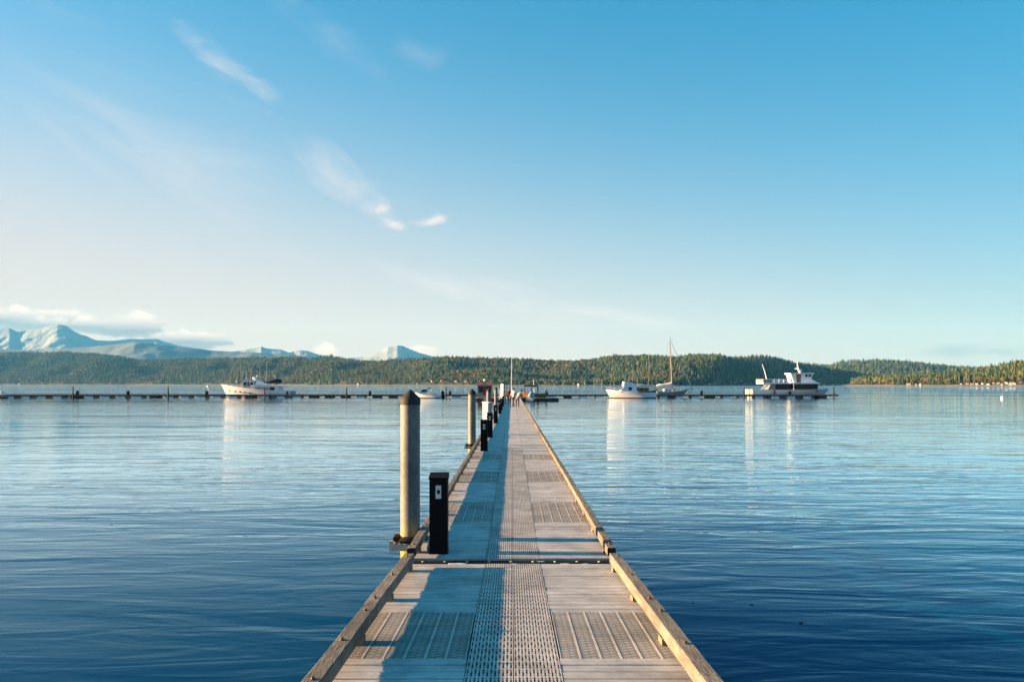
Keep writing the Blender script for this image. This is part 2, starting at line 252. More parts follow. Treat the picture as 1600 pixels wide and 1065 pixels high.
# ------------------------------------------------------------------ helpers
def tag(o, label=None, cat=None, group=None, kind=None):
    if label: o['label'] = label
    if cat: o['category'] = cat
    if group: o['group'] = group
    if kind: o['kind'] = kind
    return o
def link(name, data, parent=None, loc=None, rot=None):
    o = bpy.data.objects.new(name, data); COL.objects.link(o)
    if parent: o.parent = parent
    if loc: o.location = loc
    if rot: o.rotation_euler = rot
    return o
def empty(name, loc=(0, 0, 0), rz=0, **kw):
    o = link(name, None, None, loc, (0, 0, rz)); o.empty_display_size = 0.2
    return tag(o, **kw)
def copy_tree(o, parent=None):
    c = o.copy(); COL.objects.link(c); c.parent = parent
    for ch in list(o.children): copy_tree(ch, c)
    return c
class MB:
    def __init__(s): s.v = []; s.f = []; s.m = []
    def add(s, vs, fs, mi=0):
        k = len(s.v); s.v += [tuple(v) for v in vs]; s.f += [tuple(i + k for i in f) for f in fs]; s.m += [mi] * len(fs); return s
    def box(s, x0, x1, y0, y1, z0, z1, mi=0, bev=0.0):
        if bev:
            b = bev   # chamfer the four long top/bottom edges along y
            prof = [(x0 + b, z0), (x1 - b, z0), (x1, z0 + b), (x1, z1 - b), (x1 - b, z1), (x0 + b, z1), (x0, z1 - b), (x0, z0 + b)]
            return s.prism_y(prof, y0, y1, mi)
        vs = [(x, y, z) for z in (z0, z1) for y in (y0, y1) for x in (x0, x1)]
        return s.add(vs, [(0, 2, 3, 1), (4, 5, 7, 6), (0, 1, 5, 4), (2, 6, 7, 3), (0, 4, 6, 2), (1, 3, 7, 5)], mi)
    def prism_y(s, prof, y0, y1, mi=0):     # profile in xz, counter-clockwise seen from -y
        n = len(prof); vs = [(x, y0, z) for x, z in prof] + [(x, y1, z) for x, z in prof]
        fs = [tuple(range(n)), tuple(range(2 * n - 1, n - 1, -1))] + [((i + 1) % n, i, n + i, n + (i + 1) % n) for i in range(n)]
        return s.add(vs, fs, mi)
    def prism_z(s, prof, z0, z1, mi=0):
        n = len(prof); vs = [(x, y, z0) for x, y in prof] + [(x, y, z1) for x, y in prof]
        fs = [tuple(range(n - 1, -1, -1)), tuple(range(n, 2 * n))] + [(i, (i + 1) % n, n + (i + 1) % n, n + i) for i in range(n)]
        return s.add(vs, fs, mi)
    def tube(s, pts, rad, n=8, mi=0, caps=True):
        pts = [Vector(p) for p in pts]; rad = rad if isinstance(rad, (list, tuple)) else [rad] * len(pts); k = len(s.v); fs = []
        for i, p in enumerate(pts):
            d = (pts[min(i + 1, len(pts) - 1)] - pts[max(i - 1, 0)]).normalized()
            a = d.orthogonal().normalized() if i == 0 else (a - d * a.dot(d)).normalized(); b = d.cross(a)
            for j in range(n):
                t_ = 2 * math.pi * j / n; s.v.append(tuple(p + (a * math.cos(t_) + b * math.sin(t_)) * rad[i]))
        for i in range(len(pts) - 1):
            for j in range(n): fs.append((k + i * n + j, k + i * n + (j + 1) % n, k + (i + 1) * n + (j + 1) % n, k + (i + 1) * n + j))
        if caps: fs += [tuple(k + j for j in range(n - 1, -1, -1)), tuple(k + (len(pts) - 1) * n + j for j in range(n))]
        s.f += fs; s.m += [mi] * len(fs); return s
    def lathe(s, prof, n=24, mi=0, c=(0, 0)):    # profile (r, z) bottom to top
        k = len(s.v); fs = []
        for r, z in prof:
            for j in range(n): a = 2 * math.pi * j / n; s.v.append((c[0] + r * math.cos(a), c[1] + r * math.sin(a), z))
        for i in range(len(prof) - 1):
            for j in range(n): fs.append((k + i * n + j, k + i * n + (j + 1) % n, k + (i + 1) * n + (j + 1) % n, k + (i + 1) * n + j))
        fs += [tuple(k + j for j in range(n - 1, -1, -1)), tuple(k + (len(prof) - 1) * n + j for j in range(n))]
        s.f += fs; s.m += [mi] * len(fs); return s
    def mesh(s, name, mats, smooth=False):
        me = bpy.data.meshes.new(name); me.from_pydata(s.v, [], s.f)
        for m in (mats if isinstance(mats, (list, tuple)) else [mats]): me.materials.append(MAT[m])
        if any(s.m): me.polygons.foreach_set('material_index', s.m)
        if smooth:
            me.polygons.foreach_set('use_smooth', [True] * len(s.f)); me.set_sharp_from_angle(angle=R(40))
        me.update(); return me
    def build(s, name, mats, parent=None, smooth=False, loc=None, rot=None): return link(name, s.mesh(name, mats, smooth), parent, loc, rot)
def fast_mesh(name, V, T, mat_, tintv=None):
    me = bpy.data.meshes.new(name); nv, nf = len(V), len(T)
    me.vertices.add(nv); me.vertices.foreach_set('co', np.ascontiguousarray(V, dtype=np.float32).ravel())
    me.loops.add(nf * 3); me.loops.foreach_set('vertex_index', np.ascontiguousarray(T, dtype=np.int32).ravel())
    me.polygons.add(nf); me.polygons.foreach_set('loop_start', np.arange(0, nf * 3, 3, dtype=np.int32)); me.polygons.foreach_set('loop_total', np.full(nf, 3, dtype=np.int32))
    if tintv is not None:
        a = me.color_attributes.new('tint', 'FLOAT_COLOR', 'POINT'); c = np.ones((nv, 4), dtype=np.float32); c[:, :3] = tintv; a.data.foreach_set('color', c.ravel())
    me.materials.append(MAT[mat_]); me.update(calc_edges=True); me.validate(); return me
_ng = rng.random((256, 256))
def vnoise(x, y):
    x = np.asarray(x, dtype=float); y = np.asarray(y, dtype=float)
    xi = np.floor(x).astype(int); yi = np.floor(y).astype(int); fx = x - xi; fy = y - yi; fx = fx * fx * (3 - 2 * fx); fy = fy * fy * (3 - 2 * fy)
    g = lambda a, b: _ng[a % 256, b % 256]
    return (g(xi, yi) * (1 - fx) + g(xi + 1, yi) * fx) * (1 - fy) + (g(xi, yi + 1) * (1 - fx) + g(xi + 1, yi + 1) * fx) * fy
def fbm(x, y, o=4):
    r = 0; a = 0.5
    for i in range(o): r = r + a * vnoise(x * 2 ** i + 17 * i, y * 2 ** i + 31 * i); a *= 0.5
    return r

# ------------------------------------------------------------------ setting: water, shores, hills, mountains
wb = MB(); S = 30000
wb.add([(-S, -3000, 0), (S, -3000, 0), (S, 30000, 0), (-S, 30000, 0)], [(0, 1, 2, 3)])
tag(wb.build('water', 'sea_water'), kind='structure')

def terrain(name, pxs, crest, shore, depth, mat_, amp, wl, back=1.5, toe=0.0, nu=220, ns=44, treeh=0, octv=4, crestn=0.25):
    """hill sheet: depth Y runs from the shore to behind the crest; crest rows give its height"""
    cx, cy = zip(*crest); sx, sy = zip(*shore)
    P = np.linspace(pxs[0], pxs[1], nu); s = np.linspace(0, back, ns)
    Ys = np.interp(P, sx, sy); D = np.interp(P, *zip(*depth)) if isinstance(depth, list) else np.full(nu, depth)
    def height(px, sv):
        y0 = np.interp(px, sx, sy); dd = np.interp(px, *zip(*depth)) if isinstance(depth, list) else depth
        Y = y0 + sv * dd; yc = y0 + dd
        Hc = np.maximum((HZ - np.interp(px, cx, cy)) / F * yc + CAMZ - treeh, 1.0)
        X = (px - 800) / F * Y
        base = np.where(sv <= 1, np.clip(sv, 0, 1) ** 0.8 * (1.0 - 0.12 * np.sin(np.pi * np.clip(sv, 0, 1))), 1 - 0.5 * (sv - 1))
        n = fbm(X / wl + 3.3, Y / (wl * 1.6) + 8.1, octv) - 0.47
        env = np.clip(sv * 3, 0, 1) * np.where(sv < 1, 1 - (1 - crestn) * np.clip(sv, 0, 1) ** 4, crestn)
        return X, Y, np.maximum(Hc * base + amp * n * env * np.clip(Hc / 60, 0.1, 1), 0.0) + toe
    PP, SS = np.meshgrid(P, s); X, Y, Z = height(PP, SS)
    Z[0, :] = -1.5
    V = np.stack([X.ravel(), Y.ravel(), Z.ravel()], 1); idx = np.arange(nu * ns).reshape(ns, nu)
    a, b, c, d = idx[:-1, :-1].ravel(), idx[:-1, 1:].ravel(), idx[1:, 1:].ravel(), idx[1:, :-1].ravel()
    T = np.concatenate([np.stack([a, b, c], 1), np.stack([a, c, d], 1)])
    o = link(name, fast_mesh(name, V, T, mat_)); tag(o, kind='structure'); return height

def conifer(tiers, sides, seed, w=0.17):
    r = random.Random(seed); V = []; T = []
    for i in range(tiers):
        t = i / tiers; z0 = 0.10 + 0.86 * t; rad = w * (1 - t) ** 0.8 + 0.012; ht = 1.35 * 0.9 / tiers + 0.03; k = len(V); ox, oy = r.uniform(-.012, .012), r.uniform(-.012, .012)
        V.append((ox, oy, min(1, z0 + ht)))
        for j in range(sides):
            a = 2 * math.pi * (j + r.uniform(-.3, .3)) / sides + i; q = rad * (r.uniform(0.85, 1.2) if j % 2 else r.uniform(0.5, 0.8))
            V.append((ox + q * math.cos(a), oy + q * math.sin(a), z0 - (0.03 if j % 2 else 0) * r.uniform(0.3, 1.3)))
        for j in range(sides): T.append((k, k + 1 + j, k + 1 + (j + 1) % sides))
    k = len(V); V += [(0.012 * math.cos(a), 0.012 * math.sin(a), 0) for a in (0, 2.1, 4.2)] + [(0, 0, 0.5)]
    T += [(k, k + 1, k + 3), (k + 1, k + 2, k + 3), (k + 2, k, k + 3)]
    return np.array(V), np.array(T)
def roundtree(seed, n=15, w=0.36):
    """crown of tilted leaf clumps spread through a lumpy volume"""
    r = random.Random(seed); V = []; T = []
    lob = [(r.uniform(-.17, .17) * w / .36, r.uniform(-.17, .17) * w / .36, r.uniform(.42, .82), r.uniform(.14, .24)) for _ in range(5)]
    for i in range(n):
        x, y, z, q = lob[i % 5]; d = Vector((r.gauss(0, 1), r.gauss(0, 1), r.gauss(0, 1))).normalized() * q * r.uniform(.55, 1.05)
        c = Vector((x, y, z)) + d; a = d.orthogonal().normalized(); b = d.cross(a).normalized(); s_ = r.uniform(.05, .10) * (1.9 if n < 40 else 60 / (n + 34))
        k = len(V); ro = r.uniform(0, 6)
        for j in range(5):
            t = ro + j * 1.2566; V.append(tuple(c + (a * math.cos(t) + b * math.sin(t)) * s_ * r.uniform(.7, 1.3) - d.normalized() * 0.02))
        V.append(tuple(c + d.normalized() * 0.03)); T += [(k + j, k + (j + 1) % 5, k + 5) for j in range(5)]
    return np.array(V), np.array(T)
def scatter(templates, pos, hs, ws, cols):
    Vs = []; Ts = []; Cs = []; off = 0; k = rng.integers(0, len(templates), len(pos))
    for i, (tv, tt) in enumerate(templates):
        m = np.where(k == i)[0]
        if not len(m): continue
        a = rng.random(len(m)) * 6.283; ca, sa = np.cos(a)[:, None], np.sin(a)[:, None]; w_ = (hs[m] * ws[m])[:, None]
        x = (tv[None, :, 0] * ca - tv[None, :, 1] * sa) * w_ + pos[m, 0:1]; y = (tv[None, :, 0] * sa + tv[None, :, 1] * ca) * w_ + pos[m, 1:2]
        z = tv[None, :, 2] * hs[m][:, None] + pos[m, 2:3]; n = len(tv)
        Vs.append(np.stack([x, y, z], 2).reshape(-1, 3)); Ts.append((tt[None] + (np.arange(len(m)) * n)[:, None, None]).reshape(-1, 3) + off); off += len(m) * n
        sh_ = np.clip(0.8 + 0.35 * rng.random((len(m), n, 1)), 0, 2); Cs.append((cols[m][:, None, :] * sh_).reshape(-1, 3))
    return np.concatenate(Vs), np.concatenate(Ts), np.concatenate(Cs)
CT = [conifer(5, 8, i) for i in range(6)]; CF = [conifer(4, 6, 40 + i, 0.2) for i in range(4)]; RT = [roundtree(80 + i) for i in range(5)]
DARK = np.array([(0.034, 0.062, 0.032), (0.052, 0.080, 0.034), (0.078, 0.096, 0.034), (0.034, 0.066, 0.042), (0.100, 0.106, 0.038)])
WARM = np.array([(0.098, 0.114, 0.040), (0.120, 0.118, 0.048), (0.125, 0.112, 0.058), (0.088, 0.114, 0.040), (0.145, 0.135, 0.048)])
def forest(name, height, pxs, n, smin, smax, h0, h1, broad, label, far=False, spow=1.0):
    px = rng.uniform(pxs[0], pxs[1], n); s = smin + (smax - smin) * rng.random(n) ** spow
    X, Y, Z = height(px, s); ok = Z > 0.6; px, s, X, Y, Z = px[ok], s[ok], X[ok], Y[ok], Z[ok]
    nz = fbm(X / 210 + 50, Y / 210, 3); isb = (nz + rng.normal(0, 0.05, len(X))) > (0.62 - broad)
    hs = rng.uniform(h0, h1, len(X)) * (0.85 + 0.4 * rng.random(len(X))); pos = np.stack([X, Y, Z - 1.0], 1)
    cd_ = DARK[rng.integers(0, 5, len(X))] * rng.uniform(0.7, 1.3, (len(X), 1)); cw = WARM[rng.integers(0, 5, len(X))] * rng.uniform(0.7, 1.2, (len(X), 1))
    a = scatter(CF if far else CT, pos[~isb], hs[~isb], rng.uniform(1.05, 1.7, (~isb).sum()), cd_[~isb]); b = scatter(RT, pos[isb], hs[isb] * 0.72, rng.uniform(0.85, 1.2, isb.sum()), cw[isb])
    V = np.concatenate([a[0], b[0]]); T = np.concatenate([a[1], b[1] + len(a[0])]); C = np.concatenate([a[2], b[2]])
    o = link(name, fast_mesh(name, V, T, 'foliage_tint', C)); tag(o, label, 'forest', kind='stuff'); return o

SHORE_A = [(-300, 5300), (0, 4700), (200, 4300), (350, 3700), (480, 3000), (600, 2550), (750, 2200), (900, 2050), (1050, 2000), (1150, 2100), (1250, 2250), (1340, 2400), (1450, 2500)]
CREST_A = [(-300, 548), (0, 549), (60, 549), (110, 549), (150, 551), (185, 555), (215, 560), (250, 560), (300, 558), (350, 558), (400, 556), (440, 558), (480, 558), (505, 555), (520, 554), (540, 558), (565, 561), (600, 560),
           (640, 557), (680, 554), (720, 554), (780, 556), (850, 559), (900, 560), (930, 557), (960, 552), (1000, 552), (1028, 554), (1046, 561), (1060, 562), (1076, 558), (1100, 558), (1150, 556), (1190, 553), (1215, 556),
           (1240, 564), (1280, 569), (1320, 575), (1360, 584), (1400, 593), (1450, 599)]
hA = terrain('hill', (-260, 1430), CREST_A, SHORE_A, [(-300, 1100), (300, 900), (700, 650), (1450, 600)], 'forest_floor', 190, 330, treeh=13, nu=520, ns=60, crestn=.08)
forest('forest', hA, (-250, 520), 30000, 0.004, 1.12, 13, 20, 0.17, 'hazy mixed forest on the long hills at left, behind the motor yacht', True)
forest('forest', hA, (520, 1060), 12000, 0.004, 1.12, 10, 17, 0.19, 'mixed forest on the hills across the water behind the dock end')
forest('forest', hA, (1060, 1425), 8000, 0.004, 1.12, 10, 17, 0.08, 'dark shaded forest on the hill behind the sloop and tour boat')
hD = terrain('hill', (1270, 1640), [(1270, 578), (1295, 571), (1313, 563), (1330, 561), (1400, 563), (1440, 567), (1480, 571), (1530, 574), (1640, 579)], [(1270, 3200), (1640, 3000)], 700, 'forest_floor', 40, 260, treeh=20)
forest('forest', hD, (1275, 1635), 3500, 0.02, 1.1, 18, 28, 0.05, 'dark wooded ridge behind the sunlit right bank', spow=0.7)
hC = terrain('hill', (1150, 1400), [(1150, 558), (1200, 561), (1235, 564), (1275, 567), (1310, 570), (1400, 574)], [(1150, 5400), (1400, 5400)], 600, 'forest_floor', 30, 400, treeh=14)
forest('forest', hC, (1155, 1395), 2500, 0.3, 1.1, 14, 20, 0.0, 'smooth far wooded ridge above the white tour boat', True)
SHORE_E = [(1310, 1700), (1400, 1500), (1500, 1330), (1600, 1200), (1800, 1050)]
hE = terrain('hill', (1315, 1800), [(1315, 601), (1340, 597), (1370, 592), (1420, 592), (1470, 589), (1520, 585), (1560, 578), (1600, 569), (1640, 560), (1800, 545)], SHORE_E, 230, 'forest_floor', 14, 110, treeh=0)
forest('forest', hE, (1330, 1790), 2300, 0.16, 1.1, 11, 17, 0.34, 'sunlit mixed woodland on the near right bank')
hF = terrain('mountain', (-300, 800), [(-300, 520), (-100, 522), (-40, 514), (0, 513), (15, 512), (28, 518), (50, 514), (66, 512), (78, 509), (90, 507), (103, 508), (114, 516), (125, 522), (136, 525), (150, 531), (175, 532), (205, 529), (225, 530), (245, 529), (258, 534), (285, 541), (330, 547), (365, 549),
             (385, 545), (400, 543), (408, 541), (416, 544), (430, 545), (440, 546), (452, 551), (468, 547), (480, 548), (498, 554), (540, 560), (566, 557), (584, 551), (598, 546), (606, 542), (614, 541), (621, 539), (630, 540), (640, 545), (655, 551), (675, 556), (720, 566), (800, 590)],
             [(-300, 9800), (800, 9800)], 2200, 'mountain_hazed', 130, 230, nu=800, ns=110, octv=6, crestn=0.10)
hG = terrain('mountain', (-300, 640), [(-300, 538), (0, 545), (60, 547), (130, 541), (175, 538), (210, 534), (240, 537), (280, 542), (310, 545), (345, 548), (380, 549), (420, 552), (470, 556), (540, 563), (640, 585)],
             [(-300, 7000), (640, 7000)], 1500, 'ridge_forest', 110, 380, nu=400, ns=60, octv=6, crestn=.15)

# individual trees that can be told apart along the shores
def tree_templates():
    out_ = {'conifer': [], 'round': []}
    for i in range(4):
        V, T = conifer(11, 12, 300 + i, 0.19); k = MB(); k.tube([(0, 0, -.03), (0, 0, .5), (0, 0, .95)], [.018, .011, .003], 6); tr = k.mesh('trunk', 'bark')
        out_['conifer'].append((tr, [fast_mesh('crown', V[:-4], T[:-3], 'conifer_green')]))
        V, T = roundtree(400 + i, 150, 0.36); k = MB(); k.tube([(0, 0, -.03), (.01, 0, .3), (0, .01, .6)], [.025, .018, .008], 6)
        for j in range(4):
            a = j * 1.6 + i; k.tube([(.01, 0, .28 + .05 * j), (.11 * math.cos(a), .11 * math.sin(a), .5 + .05 * j), (.16 * math.cos(a), .16 * math.sin(a), .62 + .05 * j)], [.011, .007, .003], 5)
        out_['round'].append((k.mesh('trunk', 'bark'), [fast_mesh('crown', V, T, 'broadleaf_olive'), fast_mesh('crown', V, T, 'broadleaf_tan')]))
    return out_
TT = tree_templates()
def tree(kind, X, Y, Z, h, w, label, group, ci=0):
    tr, crowns = random.choice(TT[kind]); e = empty({'conifer': 'conifer_tree', 'round': 'broadleaf_tree'}[kind], (X, Y, Z), random.uniform(0, 6), label=label, cat='tree', group=group)
    e.scale = (h * w, h * w, h)
    link('trunk', tr, e); link('crown', crowns[ci % len(crowns)], e)
RB = lambda px: 'left end of the right bank' if px < 1430 else ('middle of the right bank' if px < 1510 else 'right bank above the shore houses')
FS = lambda px: 'far shore between yacht and kiosk' if px < 745 else ('far shore between kiosk and trawler' if px < 945 else ('far shore behind trawler and sloop' if px < 1110 else 'far shore behind the tour boat'))
for i in range(120):     # right bank, front row
    px = 1335 + i * 2.6 + random.uniform(-2, 2); s = random.uniform(0.05, 0.2); X, Y, Z = [float(q) for q in hE(np.array(px), np.array(s))]
    if vnoise(px / 22.0, 4.2) > 0.34 and random.random() < 0.8:
        tree('round', X, Y, Z - .5, random.uniform(9, 15), random.uniform(.9, 1.25), 'round olive or tan front-row broadleaf tree at the ' + RB(px), 'broadleaf trees at the ' + RB(px), int(random.random() < .25))
    else:
        tree('conifer', X, Y, Z - .5, random.uniform(14, 22), random.uniform(.9, 1.25), 'dark pointed front-row conifer at the ' + RB(px), 'conifers at the ' + RB(px))
for i in range(150):     # far shore opposite
    px = 430 + i * 6.2 + random.uniform(-4, 4); s = random.uniform(0.01, 0.06); X, Y, Z = [float(q) for q in hA(np.array(px), np.array(s))]
    if vnoise(px / 26.0, 9.2) > 0.55:
        tree('round', X, Y, max(Z - .5, 0.3), random.uniform(9, 16), random.uniform(.85, 1.2), 'pale rounded broadleaf tree on the ' + FS(px), 'broadleaf trees on the ' + FS(px), random.randint(0, 1))
    else:
        tree('conifer', X, Y, max(Z - .5, 0.3), random.uniform(15, 23), random.uniform(.85, 1.2), 'dark pointed conifer on the ' + FS(px), 'conifers on the ' + FS(px))

# beaches and shore houses
def beach(hs_, pxs, shore, w, z):
    sx, sy = zip(*shore); P = np.linspace(*pxs, 160); V = []; T = []
    for i, p in enumerate(P):
        y = float(np.interp(p, sx, sy)) - 6; n = float(vnoise(p / 9.0, 2.2))
        for dy, zz in ((-6 * n - 2, -.4), (w * .5, z * .6 + .4 * n), (w, z + 1.0 * n)): V.append(((p - 800) / F * (y + dy), y + dy, zz))
    for i in range(len(P) - 1):
        for j in range(2): a = i * 3 + j; T += [(a, a + 3, a + 4), (a, a + 4, a + 1)]
    tag(link('beach', fast_mesh('beach', np.array(V), np.array(T), 'beach')), kind='structure')
beach(hA, (-250, 1425), SHORE_A, 6, 0.8); beach(hE, (1320, 1795), SHORE_E, 12, 1.6)
hb = MB(); hb.box(-4.5, 4.5, -3.5, 3.5, -1, 3.4); HWALL = hb
hr = MB(); hr.add([(-5, -4.2, 3.3), (5, -4.2, 3.3), (5, 4.2, 3.3), (-5, 4.2, 3.3), (-5, 0, 6), (5, 0, 6)], [(0, 1, 5, 4), (2, 3, 4, 5), (0, 4, 3), (1, 2, 5), (0, 3, 2, 1)])
HW, HR = hb.mesh('wall', 'house_wall'), hr.mesh('roof', 'house_roof')
hw = MB(); hw.box(-3.2, -1.2, -3.56, -3.44, .9, 2.5); hw.box(1.2, 3.2, -3.56, -3.44, .9, 2.5); HN = hw.mesh('window', 'glass')
def house(px, y_off, shore, hf, sc_, label, group):
    y = float(np.interp(px, *zip(*shore))) + y_off; s = max(0.0, y_off / 300); X = (px - 800) / F * y; Z = float(hf(np.array(px), np.array(min(s, .3)))[2])
    e = empty('shore_house', (X, y, max(Z, 1.5)), random.uniform(-.9, .9), label=label, cat='house', group=group); sc_ *= .72; e.scale = (sc_ * random.uniform(.8, 1.3), sc_, sc_ * random.uniform(.85, 1.15))
    link('wall', HW, e); link('roof', HR, e); link('window', HN, e)
for px in (1420, 1432, 1440, 1503, 1511, 1519, 1528, 1536, 1545, 1553, 1560, 1568, 1573, 1581, 1588, 1594, 1604):
    house(px, random.uniform(2, 22), SHORE_E, hE, random.uniform(.6, 1.0), 'small pale house on the shore below the right bank trees', 'houses on the right bank shore')
for px in (1108, 1117, 1124, 1131, 1139, 1146, 1150, 1158, 1164, 1173, 1212, 1263, 1275, 1288, 1301, 1310, 1316):
    house(px, random.uniform(2, 14), SHORE_A, hA, random.uniform(.8, 1.3), 'tiny pale house on the far shore beside the white tour boat', 'houses on the far shore right of the sailboat')
for px in (866, 905, 915, 930, 938, 700, 690, 712, 728, 652, 664, 676, 560, 575, 486, 498, 70, 66, 30, 12, 45, 180, 290, 370):
    house(px, random.uniform(2, 14), SHORE_A, hA, random.uniform(.8, 1.3), 'tiny pale house on the ' + (FS(px) if px > 470 else 'far left shore beyond the motor yacht'), 'houses on the ' + (FS(px) if px > 470 else 'far left shore'))

# ------------------------------------------------------------------ main dock
DZ = 0.5
PITCH = 0.1415
def grating_mesh(w, L, ncol, flip=0):
    """moulded walkway panel: long bars with staggered slot and dot openings"""
    b = MB(); cw = w / ncol; hole = cw * 0.48; top, bot = 0.0, -0.03; rows = max(1, round(L / 0.15)); rp = L / rows
    for i in range(ncol + 1):
        x0 = max(-w / 2, -w / 2 + i * cw - (cw - hole) / 2); x1 = min(w / 2, -w / 2 + i * cw + (cw - hole) / 2)
        b.box(x0, x1, 0, L, bot, top)
    for i in range(ncol):
        xa = -w / 2 + i * cw + (cw - hole) / 2 + .0005; xb = xa + hole - .001; y = 0.0; st = (i + flip) % 2
        for r_ in range(rows):
            y0 = r_ * rp
            segs = ((0, .06), (.62, .70), (.87, 1.0)) if st else ((0, .10), (.24, .36), (.95, 1.0))
            for a, c in segs: b.box(xa, xb, y0 + a * rp, y0 + c * rp, bot + .002, top - .0003)
    return b.mesh('grating_panel', 'grating_plastic')
GL = grating_mesh(0.312, 0.91, 12); GR_ = grating_mesh(0.312, 0.91, 13, 1)
def tile_mesh(w, L):
    p = MB(); p.box(0, w, 0, L, -0.03, -0.002); plate = p.mesh('tile_plate', 'tile_plate')
    q = MB(); n = 6; cw = w / n
    for i in range(n + 1):
        x = i * cw; q.box(max(0, x - .008), min(w, x + .008), .004, L * .5 - .004, -.0019, -.0006); q.box(max(0, x - .008), min(w, x + .008), L * .5 + .004, L - .004, -.0019, -.0006)
    bars = q.mesh('tile_bar', 'tile_bar')
    u = MB(); rows = int(L / .062)
    for i in range(n):
        for c in range(2):
            for r_ in range(rows):
                x = i * cw + cw * (.36 + .30 * c); y = (r_ + .5 + .25 * c) * L / (rows + .5)
                u.box(x - .015, x + .015, y - .007, y + .007, -.0019, -.0012)
    g = MB()
    return plate, bars, u.mesh('tile_stud', 'tile_bar')
def timber_mesh(w, h, L, seed):
    r = random.Random(seed); b = MB(); n = max(2, int(L / .25)); k = 0; c = .008
    prof = [(-w / 2 + c, 0), (w / 2 - c, 0), (w / 2, c), (w / 2, h - c), (w / 2 - c, h), (-w / 2 + c, h), (-w / 2, h - c), (-w / 2, c)]; m = len(prof); vs = []; fs = []
    for i in range(n + 1):
        j = r.uniform(-.002, .002); jz = r.uniform(-.002, .002)
        vs += [(x + j + r.uniform(-.0012, .0012), L * i / n, z + jz + r.uniform(-.0012, .0012)) for x, z in prof]
    for i in range(n): fs += [(i * m + (q + 1) % m, i * m + q, (i + 1) * m + q, (i + 1) * m + (q + 1) % m) for q in range(m)]
    b.add(vs, fs); b.add(vs[:m], [tuple(range(m))], 1); b.add(vs[-m:], [tuple(range(m - 1, -1, -1))], 1)
    return b.mesh('rail_timber', ['rail_wood', 'end_tar'])
BLOCK = {}; BOLT = MB().lathe([(.022, -.012), (.022, .003), (.014, .004), (.014, .012), (.008, .013), (.008, .020)], 10).mesh('bolt', 'bolt')
def plank_mesh(w):
    b = MB(); L = PITCH - .016; c = .004
    b.add([(0, c, 0), (w, c, 0), (w, L - c, 0), (0, L - c, 0), (0, 0, -c), (w, 0, -c), (w, L, -c), (0, L, -c), (0, 0, -.03), (w, 0, -.03), (w, L, -.03), (0, L, -.03)],
          [(0, 1, 2, 3), (4, 5, 1, 0), (3, 2, 6, 7), (8, 9, 5, 4), (7, 6, 10, 11), (4, 0, 3, 7, 11, 8), (1, 5, 9, 10, 6, 2), (8, 11, 10, 9)])
    return b.mesh('plank', 'deck_board')
GX0, GX1, OUT = -0.305, 0.325, 1.20
PL_L, PL_R = plank_mesh(GX0 + OUT - .006), plank_mesh(OUT - GX1 - .006)
def slab_mat():   # far sections: board joints too fine to build
    m = mat('deck_far', (0.455, 0.44, 0.43), 0.75, 0.12, 2.0, 0.25, stretch=(1, 6, 1))
slab_mat()
